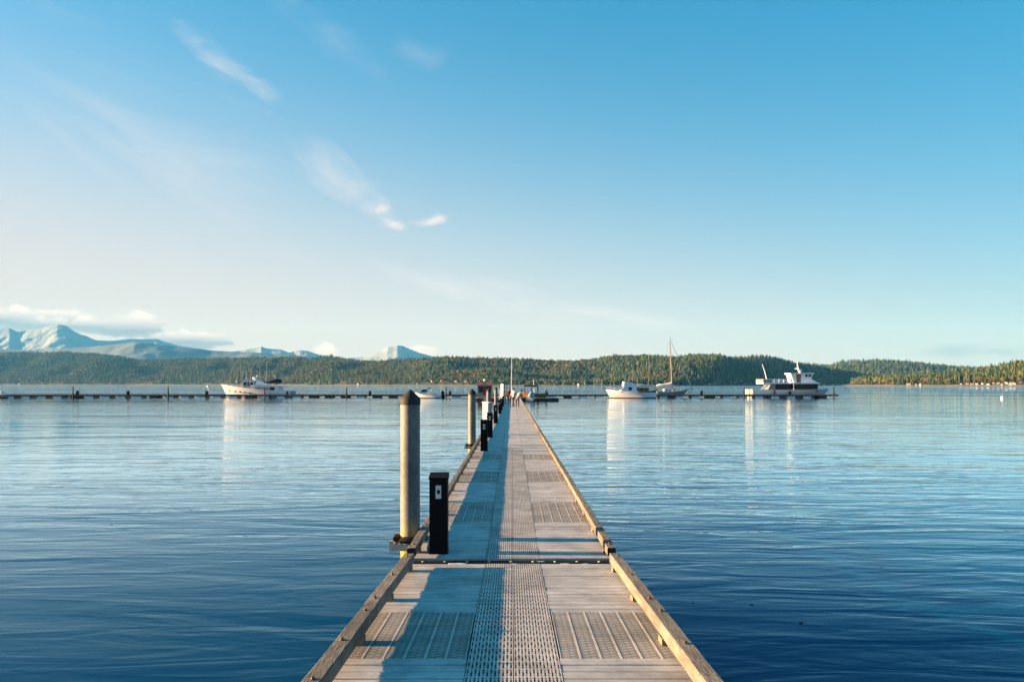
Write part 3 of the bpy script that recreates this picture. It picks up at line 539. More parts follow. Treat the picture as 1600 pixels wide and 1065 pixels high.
def dock_section(loc, rotx, y0, y1, inner, rw, rh, bh, panels, label, group=None, fine=True, first_block=0.45, tl=2.75, rails=(0.0, 0.0), rend=0.0):
    e = empty('dock_section', loc, label=label, cat='dock', group=group); e.rotation_euler = (rotx, 0, 0)
    f = MB()
    for x in (-1.16, -.75, GX0 - .06, GX1 + .06, .75, 1.16): f.box(x - .05, x + .05, y0 + .03, y1 - .03, -.26, -.032)
    for k in range(int((y1 - y0) / 1.8) + 1):
        y = min(y0 + .1 + k * 1.8, y1 - .2); f.box(-1.17, 1.17, y, y + .09, -.30, -.262)
    f.box(GX0 - .009, GX1 + .009, y0 + .02, y1 - .02, -.06, -.036)  # dark sheet added under the grating so its openings read as deep shade
    f.build('frame', 'underdeck_dark', e)
    for k in range(max(1, int((y1 - y0) / 3.6))):
        y = y0 + .6 + k * (y1 - y0 - 1.0) / max(1, int((y1 - y0) / 3.6))
        MB().box(-1.05, 1.05, y, y + 1.6, -1.0, -.305).build('float', 'black_rubber', e)
    def covered(y): return any(a - .02 < y + PITCH * .5 < b_ + .02 for a, b_ in panels)
    if fine:
        k = 0; y = y1 - PITCH
        while y > y0 - .001:
            if not covered(y):
                for me, x in ((PL_L, -OUT), (PL_R, GX1 + .006)):
                    o = link('plank', me, e, (x + random.uniform(-.002, .002), y, random.uniform(-.0018, .0018)))
            y -= PITCH
        ng = round((y1 - y0) / .915); pp = (y1 - y0) / ng
        for k in range(ng):
            for me, x in ((GL, .010 - .003 - .156), (GR_, .010 + .003 + .156)): link('grating_panel', me, e, (x, y0 + k * pp, .001)).scale = (1, (pp - .005) / .91, 1)
    else:
        q = MB(); q.box(-OUT, GX0 - .006, y0, y1, -.03, 0); q.box(GX1 + .006, OUT, y0, y1, -.03, 0); q.build('deck', 'deck_far', e)
        q = MB(); q.box(GX0, GX1, y0, y1, -.03, .001); q.build('grating_strip', 'grating_plastic', e)
    for a, b_ in panels:
        for x, w in ((-1.19, GX0 + 1.19 - .012), (GX1 + .012, 1.19 - GX1 - .012)):
            pl, ba, st = tile_mesh(w, b_ - a); t_ = link('tile_panel', pl, e, (x, a, 0)); link('tile_bar', ba, t_); tag(link('tile_stud', st, t_), kind='stuff')
    for s, rs in ((-1, rails[0]), (1, rails[1])):
        xc = s * (inner + rw / 2); y = y0 + rs; i = 0; y1r = y1 - rend
        while y < y1r - .3:
            L = min(tl + random.uniform(-.1, .1), y1r - y)
            if y1r - y - L < .8: L = y1r - y
            tm = timber_mesh(rw, rh, L - .006, i + 100 * s)
            t_ = link('rail_timber', tm, e, (xc + random.uniform(-.004, .004), y, bh + random.uniform(-.003, .003)))
            for by in (.22, L * .5, L - .22):
                link('bolt', BOLT, t_, (random.uniform(-.01, .01), by, rh))
            y += L; i += 1
        key = (rw, bh)
        if key not in BLOCK: BLOCK[key] = MB().box(-rw / 2, rw / 2, -.07, .07, .001, bh - .004).mesh('rail_block', 'block_wood')
        y = first_block
        k = y1 - first_block
        while k > y0 + .1: link('rail_block', BLOCK[key], e, (xc, k, 0)); k -= 1.37
    return e
RAMP = math.atan(57.5 / 1200)
s1 = dock_section((0, 8.88, DZ), -RAMP, -13.2, 0.0, 1.10, .114, .104, .052, [(-3.58, -2.23)], 'near sloping dock section with slotted centre strip, closest to the viewer', first_block=.44, tl=2.1, rend=.2)
jp = MB(); jp.box(-1.17, 1.17, .004, .262, -.06, -.012); jp.box(-1.17, 1.17, .10, .125, -.012, -.006)
for i in range(9): jp.lathe([(.018, -.012), (.018, -.004), (.008, -.002)], 8, 1, (-1.05 + .26 * i, .19))
o = jp.build('hinge_plate', ['joint_plate', 'galv'], s1); o['label'] = 'dark metal hinge plate across the dock joint'
sp = MB(); r = random.Random(3); pts = [(-.63 + .13 * math.cos(a) * r.uniform(.6, 1), .06 + .05 * math.sin(a) * r.uniform(.5, 1)) for a in np.linspace(0, 6.0, 14)]
sp.prism_z(pts, -.0118, -.008); sp.build('bird_dropping', 'pale_plate', s1)
for x, y, q_ in ((.02, .05, .03), (.34, .20, .035), (.62, .06, .045), (.86, .05, .03)):
    MB().prism_z([(x + 1.6 * q_ * math.cos(a) * r.uniform(.5, 1), y + .7 * q_ * math.sin(a) * r.uniform(.5, 1)) for a in np.linspace(0, 5.8, 10)], -.0117, -.009).build('bird_dropping', 'pale_plate', s1)
JO = [9.15, 25.3, 41.2, 56.6, 72.2, 87.8, 103.4, 117.0]
LAB = ['second dock section beyond the hinge plate, with the nearest black pedestal', 'third dock section from the viewer, beyond the second pile', 'fourth dock section from the viewer, mid distance']
for i in range(len(JO)):
    y0 = JO[i]; y1 = (JO[i + 1] if i + 1 < len(JO) else 148.9) - .14
    L = y1 - y0; fine = i < 1
    pan = [(2.38, 4.45), (7.25, 9.25), (12.0, 13.6)] if i < 3 else []
    far_l = ['', '', '', 'fifth', 'sixth', 'seventh', 'eighth', 'last'][i] + ' dock section from the viewer on the way to the cross dock'
    dock_section((0, y0, DZ), 0, 0.0, L, 1.13, .10, .098, .05, pan, LAB[i] if i < 3 else far_l, None if i < 3 else 'far dock sections', fine, first_block=.6, tl=3.1, rails=(-.10, -.10))

# ------------------------------------------------------------------ piles with caps, guides
def pile(loc, r_, top, bottom, label, group=None, cap='pile_cap', n=32):
    e = empty('mooring_pile', (loc[0], loc[1], 0), label=label, cat='pile', group=group)
    MB().lathe([(r_, bottom), (r_, top - .2)], n).build('shaft', 'pile_steel', e, True)
    MB().lathe([(r_ * 1.05, top - .205), (r_ * 1.06, top - .125), (r_ * 1.0, top - .112), (.012, top - .004), (.004, top)], n).build('cap', cap, e, True)
    return e
PY = [10.3, 26.2, 45.0, 65.0, 88.0]
for i, (y, l) in enumerate(zip(PY, ['nearest tall steel pile with dark pointed cap beside the dock', 'second steel pile from the viewer with pointed cap, left of the dock', 'third steel pile from the viewer, just behind the cream cabinet', 'fourth steel pile from the viewer along the dock', 'farthest steel pile in the dock row, by the people'])):
    pile((-1.365, y), .131, CAMZ - .02 - [0.045, .12, .2, .2, .2][i], -3, l)
def pile_guide(y):
    e = empty('pile_guide', (-1.365, y, DZ), label='bracket with rollers holding the ' + {10.3: 'nearest', 26.2: 'second'}.get(y, 'a farther') + ' steel pile to the dock', cat='bracket', group=None if y < 30 else 'pile guides on the far sections')
    q = MB()
    for s in (-1, 1): q.box(-.235, .14, s * .25 - .035, s * .25 + .035, -.10, -.03); q.box(-.235, -.19, s * .25 - .035, s * .25 + .035, -.0295, .03)
    q.box(-.245, -.185, -.214, .214, -.10, -.03); q.build('frame', 'galv', e)
    for a in (0, 1, 2, 3):
        c = Vector((math.cos(a * math.pi / 2), math.sin(a * math.pi / 2), 0)); t_ = Vector((-c.y, c.x, 0)); p = c * .185 + Vector((0, 0, .02))
        MB().tube([p - t_ * .11, p - t_ * .04, p + t_ * .04, p + t_ * .11], [.035, .05, .05, .035], 12).build('roller', 'black_rubber', e, True)
    return e
for y in PY: pile_guide(y)
# timber pad with cleat between rail and nearest pedestal
e = empty('dock_cleat', (-1.03, 9.62, DZ), label='small galvanised cleat on the deck between rail and nearest pedestal', cat='cleat')
q = MB(); q.box(-.03, .03, -.07, -.04, 0, .06); q.box(-.03, .03, .04, .07, 0, .06); q.build('foot', 'galv', e); MB().tube([(0, -.16, .075), (0, -.08, .085), (0, .08, .085), (0, .16, .075)], [.012, .022, .022, .012], 8).build('horn', 'galv', e)

# ------------------------------------------------------------------ pedestals and cabinets
def pedestal_parts(e):
    w, d, h = .113, .10, .93
    MB().prism_y([(-w, 0), (w, 0), (w, .012), (w - .004, .02), (w - .004, h - .02), (-w + .004, h - .02), (-w + .004, .02), (-w, .012)], -d, d).build('body', 'black_plastic', e)
    c = MB(); c.add([(-w - .004, -d - .008, h - .019), (w + .004, -d - .008, h - .019), (w + .004, d + .008, h - .019), (-w - .004, d + .008, h - .019),
                     (-w - .004, -d - .008, h + .005), (w + .004, -d - .008, h + .005), (w + .004, d + .008, h + .05), (-w - .004, d + .008, h + .05)],
                    [(3, 2, 1, 0), (4, 5, 6, 7), (0, 1, 5, 4), (2, 3, 7, 6), (1, 2, 6, 5), (3, 0, 4, 7)]); c.build('cap', 'black_plastic', e)
    p = MB().box(-.032, .036, -d - .006, -d + .002, h - .25, h - .09).build('face_plate', 'pale_plate', e)
    MB().box(-.014, .022, -d - .010, -d - .0058, h - .19, h - .145).build('socket_cover', 'black_plastic', p)
ped = empty('power_pedestal', (-.90, 9.47, DZ), 0, label='nearest black power pedestal with pale face plate on the dock', cat='pedestal', group='black pedestals along the dock'); pedestal_parts(ped)
for y, l in ((24.0, 'second black power pedestal, below the cream cabinet'), (30.1, 'third black power pedestal from the viewer, partly hidden'), (41.1, 'fourth black power pedestal from the viewer'), (54.7, 'fifth black power pedestal from the viewer'),
             (62.0, 'sixth black power pedestal from the viewer'), (73.0, 'seventh black power pedestal, nearest the walking people'), (88.5, 'eighth black power pedestal, just beyond the walking people')):
    c = copy_tree(ped); c.location = (-.87, y, DZ); c['label'] = l
def cabinet(x, y, w, d, h, label, rz=0):
    e = empty('utility_cabinet', (x, y, DZ), rz, label=label, cat='cabinet')
    MB().box(-w / 2, w / 2, -d / 2, d / 2, .04, h - .04).build('body', 'cream_paint', e); MB().box(-w / 2 - .02, w / 2 + .02, -d / 2 - .02, d / 2 + .02, h - .039, h).build('lid', 'white_paint', e)
    MB().box(-w / 2 + .02, w / 2 - .02, -d / 2 + .02, d / 2 - .02, 0, .039).build('plinth', 'grey_paint', e)
    dr = MB().box(-w / 2 + .03, w / 2 - .03, -d / 2 - .012, -d / 2 - .001, .15, h - .1).build('door', 'pale_plate', e); MB().box(w / 2 - .07, w / 2 - .05, -d / 2 - .03, -d / 2 - .0125, h * .5, h * .5 + .12).build('handle', 'bolt', dr)
cabinet(-1.03, 31.7, .29, .22, 1.36, 'cream utility cabinet with a door, behind the second and third pedestals', R(-38))
cabinet(-.95, 80.0, .36, .3, 2.1, 'tall cream cabinet near the people at the far end of the dock', R(-38))
e = empty('sign_post', (-1.13, 32.1, DZ), label='tall grey post with a red sign beside the cream cabinet', cat='sign post')
MB().box(-.05, .05, -.05, .05, 0, 2.22).build('post', 'grey_paint', e); MB().box(-.065, .065, -.075, -.052, 1.62, 2.02).build('sign_board', 'red_paint', e); MB().lathe([(.06, 2.221), (.065, 2.27), (.03, 2.31)], 10).build('lamp_cap', 'pale_plate', e)

# ------------------------------------------------------------------ cross dock (breakwater)
WY = 150.0
sx0 = -118.0; SEG = 12.45; nseg = 15
def cross_section(x0, x1, label, group):
    e = empty('cross_dock_section', ((x0 + x1) / 2, WY, 0), label=label, cat='dock', group=group); h = (x1 - x0) / 2
    MB().box(-h + .02, h - .02, 0, 2.5, .36, .52).build('deck', 'concrete', e)
    MB().box(-h + .05, h - .05, -.08, -.003, .27, .50).build('fascia', 'wet_timber', e)
    MB().box(-h + .02, h - .02, -.12, .12, .54, .66).build('rail', 'end_tar', e)
    k = -h + 1.3
    while k < h - .6:
        MB().box(k - .75, k + .75, -.13, 2.4, -.4, .262).build('float', 'float_white' if random.random() < .8 else 'wet_timber', e); k += 3.1
xs = [sx0 + i * SEG for i in range(nseg)]
for x in xs:
    x1 = min(x + SEG, 63.8)
    if x > 63: continue
    nth = ['first', 'second', 'third', 'fourth', 'fifth', 'sixth', 'seventh', 'eighth', 'ninth', 'tenth', 'eleventh']
    lab = 'cross dock section left of the main dock' if x1 < 2 else ('cross dock section right of the main dock' if x > -2 else 'cross dock section where the main dock meets it')
    k = int(abs((x + SEG / 2) / SEG) - .01)
    cross_section(x, x1, lab if 'where' in lab else nth[min(k, 10)] + ' ' + lab, {'l': 'left cross dock sections', 'r': 'right cross dock sections', 'w': None}[lab.split()[3][0]])
def wx(px, Y): return (px - 800) / F * Y
for px, top, l in ((114, 603, 'dark pile at the far left end of the cross dock'), (262.5, 603.5, 'dark pile left of the white motor yacht'), (413.5, 606, 'dark pile standing in front of the white motor yacht'), (541.3, 605, 'dark pile right of the white motor yacht'),
                   (697, 604, 'dark pile right of the small runabout'), (1162.5, 604, 'dark pile at the stern of the tour boat'), (1303, 603, 'dark pile at the end of the cross dock, by the tour boat bow')):
    e = empty('dock_pile', (wx(px, WY - .35), WY - .35, 0), label=l, cat='pile', group='dark piles along the cross dock')
    t_ = CAMZ + (HZ - top) / F * WY; MB().tube([(0, 0, -3), (0, 0, t_ - .15), (0, 0, t_)], [.13, .115, .07], 12).build('shaft', 'end_tar', e, True); MB().lathe([(.18, .70), (.2, .75), (.2, .84), (.16, .9)], 12).build('collar', 'black_rubber', e)
FP = [(121, 'dark pedestal right of the leftmost dark pile'), (200, 'dark pedestal at mid left of the cross dock'), (323, 'dark pedestal under a white lamp, off the yacht bow'), (578, 'dark pedestal between yacht and runabout'), (703, 'dark pedestal by the pile right of the runabout'), (1096, 'dark pedestal between sailboat and tour boat')]
for px, l in FP:
    e = empty('dock_pedestal', (wx(px, WY + .6), WY + .6, .52), label=l, cat='pedestal', group='dark pedestals on the cross dock')
    MB().prism_y([(-.22, 0), (.22, 0), (.24, .75), (.1, .82), (-.2, .78)], -.2, .2).build('body', 'black_plastic', e); MB().box(-.1, .1, -.21, -.201, .4, .6).build('face_plate', 'grey_paint', e)
e = empty('lamp_post', (wx(325.5, WY + .9), WY + .9, .52), label='short white lamp post on the cross dock off the yacht bow', cat='lamp post')
MB().tube([(0, 0, 0), (0, 0, 1.45)], .05, 8).build('post', 'white_paint', e); MB().lathe([(.08, 1.451), (.28, 1.55), (.3, 1.75), (.12, 1.9)], 12).build('lamp_head', 'white_paint', e, True)
e = empty('flag_pole', (wx(799.5, 151.6), 151.6, .52), label='slender white pole standing where the two docks meet', cat='pole')
MB().tube([(0, 0, .2), (0, 0, 4), (0, 0, 7.9)], [.065, .05, .03], 8).build('pole', 'pale_plate', e); MB().lathe([(.16, 0), (.16, .199)], 10).build('base', 'grey_paint', e)
# arms of the main dock with the kiosk and the wooden launch
def arm(x0, x1, y0, y1, label, m):
    e = empty('side_float', ((x0 + x1) / 2, y0, 0), label=label, cat='dock'); h = (x1 - x0) / 2
    MB().box(-h, h, 0, y1 - y0, .38, .52).build('deck', 'concrete', e); MB().box(-h, h, -.1, -.003, .02, .50).build('fascia', m, e); MB().box(-h + .1, h - .1, .01, y1 - y0 - .1, -.4, .375).build('float', 'black_rubber', e)
arm(1.26, 7.2, 118, 120.4, 'dark low float jutting right from the dock, before the wooden launch', 'wet_timber')
arm(-6.4, -1.26, 118, 122.5, 'red edged float carrying the small kiosk', 'red_paint')
MB_ = MB(); e = empty('dock_pile', (wx(853, 120.8), 120.8, 0), label='pale pile behind the right side float', cat='pile'); MB().tube([(0, 0, -3), (0, 0, 1.95), (0, 0, 2.05)], [.13, .12, .05], 12).build('shaft', 'pile_steel', e, True); MB().lathe([(.19, .6), (.2, .64), (.2, .7), (.17, .74)], 12).build('collar', 'black_rubber', e)
k = empty('dock_kiosk', (wx(757.5, 120.2), 120.2, .52), label='small kiosk with brown roof and square windows on red float', cat='kiosk')
q = MB(); q.box(-1.15, 1.15, 0, 1.9, 0, .85); q.box(-1.15, -.95, 0, 1.9, .851, 1.75); q.box(.95, 1.15, 0, 1.9, .851, 1.75); q.box(-.12, .12, 0, .12, .851, 1.75); q.box(-.949, .949, 1.75, 1.9, .851, 1.75); q.box(-1.15, 1.15, 0, 1.9, 1.751, 1.95); q.build('wall', 'cream_paint', k)
MB().add([(-1.65, -.45, 1.96), (1.65, -.45, 1.96), (1.65, 2.35, 1.96), (-1.65, 2.35, 1.96), (-1.0, .7, 2.42), (1.0, .7, 2.42), (1.0, 1.2, 2.42), (-1.0, 1.2, 2.42)], [(0, 1, 5, 4), (1, 2, 6, 5), (2, 3, 7, 6), (3, 0, 4, 7), (4, 5, 6, 7), (3, 2, 1, 0)]).build('roof', 'brown_roof', k)
for x in (-.94, .13): MB().box(x, x + .80, .03, .06, .87, 1.73).build('window', 'glass', k)
MB().box(-.9, .9, -.28, -.005, .78, .85).build('counter', 'red_paint', k)

# ------------------------------------------------------------------ boats
def hull_mesh(L, B, zb, zm, zs, flare=.55, rake=.9, tuck=.92, full=2.2, depth=.6, n=18, stripe=.12):
    """bow at +x, stern at x=0; zb, zm, zs deck heights at bow, middle, stern; mats: side, antifoul, deck"""
    b = MB(); rows = []
    for i in range(n + 1):
        t = i / n; bw = B / 2 * (1 - t ** (full * 1.6)) * (tuck + (1 - tuck) * min(1, t * 4)); bl = B / 2 * max(0, (1 - t ** full)) * (tuck * .96 + (1 - tuck) * min(1, t * 3)) * (1 - (1 - flare) * t)
        zd = zs * (1 - t) ** 2 + 2 * (2 * zm - .5 * (zs + zb)) * t * (1 - t) + zb * t * t; zd = max(.2, zd); xd = L * t; xw = (L - rake) * t; xm = (xd * .55 + xw * .45)
        rows.append([(xw, -bl * .15, -depth), (xw, -bl * .92, -.12), (xw + (xd - xw) * .1, -bl, stripe), (xm, -(bw * .5 + bl * .5), zd * .55), (xd, -max(bw, .02), zd)])
    k = len(b.v)
    for sgn in (1, -1):
        for row in rows: b.v += [(x, y * sgn, z) for x, y, z in row]
    m = 5; off = (n + 1) * m; fs = []; mi = []
    for sgn in (0, 1):
        for i in range(n):
            for j in range(m - 1):
                a = sgn * off + i * m + j; f = (a, a + m, a + m + 1, a + 1); fs.append(f if not sgn else f[::-1]); mi.append(1 if j < 2 else 0)
    for i in range(n): a = i * m + 4; fs.append((a, a + m, off + a + m, off + a)); mi.append(2)          # deck
    fs.append(tuple(range(m)) + tuple(off + j for j in range(m - 1, -1, -1))); mi.append(2)                # transom in the deck colour; on white hulls, darkened to offset sun glare
    b.f += [tuple(q + k for q in f) for f in fs]; b.m += mi
    return b
def hull_y(L, B, zb, zm, zs, flare, rake, x, z, tuck=.92, full=2.2):
    t = x / (L - rake * .5); bw = B / 2 * (1 - t ** (full * 1.6)); bl = B / 2 * (1 - t ** full) * (1 - (1 - flare) * t)
    zd = zs * (1 - t) ** 2 + 2 * (2 * zm - .5 * (zs + zb)) * t * (1 - t) + zb * t * t; k = max(0, min(1, z / zd)); return bl + (bw - bl) * k
def boat(name, px_stern, px_bow, Y, label, cat='boat'):
    xs_, xb = wx(px_stern, Y), wx(px_bow, Y); L = abs(xb - xs_); e = empty(name, (xs_, Y, 0), label=label, cat=cat)
    if xb < xs_: e.rotation_euler = (0, 0, math.pi)
    return e, L
def quad(e, name, prof, y0, y1, m, parent=None): return MB().prism_y(prof, y0, y1).build(name, m, parent or e)
def rail_line(e, pts, h, m='pale_plate', r_=.018, name='handrail'):
    q = MB(); q.tube([(x, y, z + h) for x, y, z in pts], r_, 6)
    for x, y, z in pts: q.tube([(x, y, z), (x, y, z + h)], r_ * .8, 5)
    return q.build(name, m, e)
M1 = 7.95     # photo pixels per metre at the cross dock

# motor yacht (bow to the left in the photo: local +x is towards the bow)
YY = 155.5
e, L = boat('motor_yacht', 458, 345.5, YY, 'white motor yacht with dark tender cover and tall antennas', 'yacht')
hull_mesh(L, 4.2, 2.65, 1.72, 1.25, .55, 1.3).build('hull', ['white_paint', 'antifoul', 'cream_paint'], e, True)
X = lambda p: (458 - 320 - p / 10.0) / (458 - 345.5) * L     # crop coordinate to metres from the stern
Z = lambda p: CAMZ + (HZ - (560 + p / 10.0)) / F * YY
quad(e, 'trunk_cabin', [(X(790), 1.2), (X(500), 1.6), (X(530), Z(440)), (X(790), Z(420))], -.95, .95, 'white_paint')
ph = quad(e, 'pilothouse', [(X(815), Z(435)), (X(625), Z(435)), (X(645), Z(360)), (X(800), Z(355))], -1.3, 1.3, 'white_paint')
for a, b_ in ((640, 692), (745, 800)):
    quad(e, 'window', [(X(b_ - 2), Z(415)), (X(a - 5), Z(415)), (X(a + 12), Z(368)), (X(b_ - 8), Z(368))], 1.302, 1.33, 'glass', ph); quad(e, 'window', [(X(b_ - 2), Z(415)), (X(a - 5), Z(415)), (X(a + 12), Z(368)), (X(b_ - 8), Z(368))], -1.33, -1.302, 'glass', ph)
quad(e, 'door', [(X(738), Z(430)), (X(700), Z(430)), (X(700), Z(366)), (X(738), Z(366))], 1.302, 1.33, 'varnish', ph)
quad(e, 'visor_roof', [(X(825), Z(354)), (X(605), Z(354)), (X(605), Z(343)), (X(825), Z(338))], -1.5, 1.5, 'white_paint')
sal = quad(e, 'saloon', [(X(1190), 1.0), (X(820), 1.2), (X(790), Z(430)), (X(1190), Z(438))], -1.55, 1.55, 'white_paint')
for a, b_ in ((830, 925), (935, 1040), (1050, 1130)): quad(e, 'window', [(X(b_), Z(500)), (X(a), Z(500)), (X(a), Z(448)), (X(b_), Z(448))], 1.552, 1.57, 'glass' if a > 1000 else 'grey_paint', sal)
quad(e, 'boat_deck', [(X(1260), Z(440)), (X(800), Z(429)), (X(800), Z(405)), (X(1260), Z(418))], -1.9, 1.9, 'white_paint')
quad(e, 'bridge_coaming', [(X(1000), Z(404)), (X(822), Z(403)), (X(830), Z(350)), (X(1000), Z(385))], -1.2, 1.2, 'white_paint')
c = MB(); c.tube([(X(930), .6, Z(372)), (X(990), .6, Z(366)), (X(1060), .6, Z(350)), (X(1120), .6, Z(352)), (X(1190), .6, Z(354)), (X(1215), .6, Z(362))], [.12, .30, .42, .46, .42, .2], 12); c.build('tender_cover', 'navy_canvas', e, True)
for p, top in ((725, 165), (858, 120), (935, 175), (968, 40), (655, 200)): MB().tube([(X(p), random.uniform(-.8, .8), Z(355)), (X(p), 0, Z(top))], [.035, .018], 6).build('antenna', 'pale_plate', e)
MB().tube([(X(770), 0, Z(350)), (X(825), 0, Z(255))], [.13, .06], 8).build('mast', 'white_paint', e); MB().lathe([(.05, Z(320)), (.3, Z(315)), (.3, Z(298)), (.1, Z(286))], 12, 0, (X(768), 0)).build('radar_dome', 'white_paint', e, True)
MB().tube([(X(1150), .3, Z(412)), (X(1150), .3, Z(372)), (X(1088), .3, Z(262))], [.08, .08, .05], 8).build('boom_crane', 'white_paint', e)
for p in (400, 497, 580, 660, 740):
    z = Z(500 + (p - 400) * .1); q = MB(); yb = hull_y(L, 4.2, 2.65, 1.72, 1.25, .55, 1.3, X(p), z)
    q.tube([(X(p), yb - .3, z), (X(p), yb + .02, z)], .17, 10); q.build('porthole', 'glass', e)
rail_line(e, [(L * t_, 2.05 * (1 - t_ ** 3.5) * .97, 1.25 * (1 - t_) ** 2 + 2 * (2 * 1.72 - 1.95) * t_ * (1 - t_) + 2.65 * t_ * t_) for t_ in (.62, .72, .8, .88, .94, .985)], .55, 'end_tar', .03)
MB().box(-.7, .05, -1.6, 1.6, .25, .36).build('swim_platform', 'varnish', e); MB().tube([(-.3, 1.2, .37), (-.35, 1.2, 1.0), (-.55, 1.2, 1.9)], .04, 6).build('davit', 'pale_plate', e)
MB().box(.45, .75, 1.9, 2.2, .6, 1.2, bev=.08).build('fender', 'black_rubber', e)
for p in (1140, 1195, 1240): MB().tube([(X(p), 1.7, 1.2), (X(p), 1.7, Z(432))], .04, 6).build('deck_post', 'white_paint', e)

# trawler in front of the dock
YT = 147.4
e, L = boat('trawler', 1023, 945.5, YT, 'white cabin trawler moored in front of the cross dock', 'boat')
hull_mesh(L, 3.4, 1.75, 1.2, 1.05, .5, 1.0).build('hull', ['white_paint', 'antifoul', 'cream_paint'], e, True)
X = lambda p: (1023 - 920 - p / 8.0) / (1023 - 945.5) * L
Z = lambda p: CAMZ + (HZ - (510 + p / 8.0)) / F * YT
cb = quad(e, 'cabin', [(X(610), 1.0), (X(385), 1.15), (X(400), Z(790)), (X(430), Z(738)), (X(610), Z(740))], -1.2, 1.2, 'white_paint')
quad(e, 'window', [(X(525), Z(795)), (X(485), Z(795)), (X(485), Z(757)), (X(525), Z(757))], 1.202, 1.23, 'glass', cb); quad(e, 'door', [(X(608), Z(805)), (X(588), Z(805)), (X(588), Z(763)), (X(608), Z(763))], 1.202, 1.23, 'glass', cb)
MB().add([(X(394), -1, Z(792)), (X(394), 1, Z(792)), (X(426), 1, Z(744)), (X(426), -1, Z(744)), (X(391), -1, Z(792)), (X(391), 1, Z(792)), (X(423), 1, Z(744)), (X(423), -1, Z(744))], [(0, 1, 2, 3), (7, 6, 5, 4), (0, 4, 5, 1), (1, 5, 6, 2), (2, 6, 7, 3), (3, 7, 4, 0)]).build('windscreen', 'glass', cb)
quad(e, 'flybridge', [(X(600), Z(738)), (X(425), Z(737)), (X(432), Z(688)), (X(470), Z(688)), (X(560), Z(712))], -1.15, 1.15, 'white_paint')
quad(e, 'aft_roof', [(X(820), Z(760)), (X(611), Z(757)), (X(611), Z(748)), (X(820), Z(751))], -1.25, 1.25, 'white_paint')
for p in (650, 690, 740, 815):
    for s in (-1.1, 1.1): MB().tube([(X(p), s, 1.0), (X(p), s, Z(759))], .035, 6).build('roof_post', 'dark_wood', e)
rail_line(e, [(L * t_, 1.65 * (1 - t_ ** 3.5) * .95, 1.05 * (1 - t_) ** 2 + 2 * (2.4 - 1.4) * t_ * (1 - t_) + 1.75 * t_ * t_) for t_ in (.72, .82, .9, .98)], .4, 'pale_plate', .02)
quad(e, 'anchor_pulpit', [(L - .3, 1.66), (L + .5, 1.72), (L + .5, 1.80), (L - .3, 1.76)], -.18, .18, 'dark_wood')
# brown ketch behind the dock
YK = 156
e, L = boat('wooden_ketch', 982, 1030, YK, 'brown wooden two-masted boat moored behind the trawler', 'sailboat')
hull_mesh(L, 2.8, 1.6, 1.15, 1.2, .5, 1.2).build('hull', ['dark_wood', 'antifoul', 'spar_wood'], e, True)
quad(e, 'cabin', [(1.2, 1.1), (4.0, 1.0), (3.8, 1.95), (1.2, 2.0)], -.9, .9, 'varnish'); q = MB(); [q.box(1.5 + .8 * i, 1.95 + .8 * i, -.93, -.902, 1.35, 1.7) for i in range(3)]; q.build('window', 'glass', e)
Zk = lambda py: CAMZ + (HZ - py) / F * YK
for x, top, r_ in ((wx(1013.5, YK) - wx(982, YK), 551, .045), (wx(1017.5, YK) - wx(982, YK), 566, .045), (wx(988, YK) - wx(982, YK), 577, .05)): MB().tube([(x, 0, 1), (x, 0, Zk(top))], [r_, r_ * .5], 8).build('mast', 'spar_wood', e)
q = MB(); [q.tube([(a, s, 1.2), (b_, 0, Zk(t_))], .012, 4) for a, b_, t_, s in ((5.6, 4.1, 553, 0), (3.2, 4.1, 556, 1.2), (3.2, 4.1, 556, -1.2), (2.0, 4.1, 560, 0), (0.1, .8, 578, 0))]; q.build('rigging', 'bolt', e)
MB().tube([(4.0, 0, 2.3), (2.4, 0, 2.45), (.9, 0, 2.4)], [.2, .26, .12], 8).build('furled_sail', 'sail_cover', e, True)
# sloop, bow to the right
YS = 155.5
e, L = boat('sloop', 1025, 1074.5, YS, 'grey and white sailing sloop with tall wooden mast and furled jib', 'sailboat')
hull_mesh(L, 2.6, 1.55, 1.15, 1.25, .5, 1.1).build('hull', ['hull_grey', 'antifoul', 'cream_paint'], e, True)
Xs = lambda px: wx(px, YS) - wx(1025, YS); Zs = lambda py: CAMZ + (HZ - py) / F * YS
MB().box(.15, L * .93, -1.34, 1.34, 1.2, 1.26).build('rubbing_strake', 'white_paint', e) if False else None
quad(e, 'cabin', [(1.4, 1.1), (4.4, 1.05), (4.1, 1.62), (1.5, 1.68)], -.85, .85, 'white_paint'); q = MB(); [q.box(1.8 + .7 * i, 2.2 + .7 * i, -.88, -.852, 1.32, 1.52) for i in range(3)]; q.build('window', 'glass', e)
mx_, mb_ = Xs(1046.5), Xs(1050.5); MB().tube([(mb_, 0, 1.0), ((mx_ + mb_) / 2, 0, Zs(568)), (mx_, 0, Zs(525.5))], [.13, .11, .06], 10).build('mast', 'spar_wood', e, True)
MB().tube([(mb_ - .1, 0, 2.15), (2.0, 0, 2.2), (.2, 0, 2.15)], .06, 8).build('boom', 'spar_wood', e)
MB().tube([(mb_ - .15, 0, 2.75), (2.4, 0, 2.55), (1.5, 0, 2.45), (.6, 0, 2.42), (.1, 0, 2.35)], [.36, .34, .28, .3, .1], 10).build('sail_cover', 'sail_cover', e, True)
jx, jz = L + .9, 1.75; MB().tube([(mx_ + .12, 0, Zs(530)), (mx_ + (jx - mx_) * .45, 0, Zs(530) + (jz - Zs(530)) * .45), (mx_ + (jx - mx_) * .7, 0, Zs(530) + (jz - Zs(530)) * .7), (jx, 0, jz)], [.025, .05, .10, .11], 8).build('furled_jib', 'sail_cover', e, True)
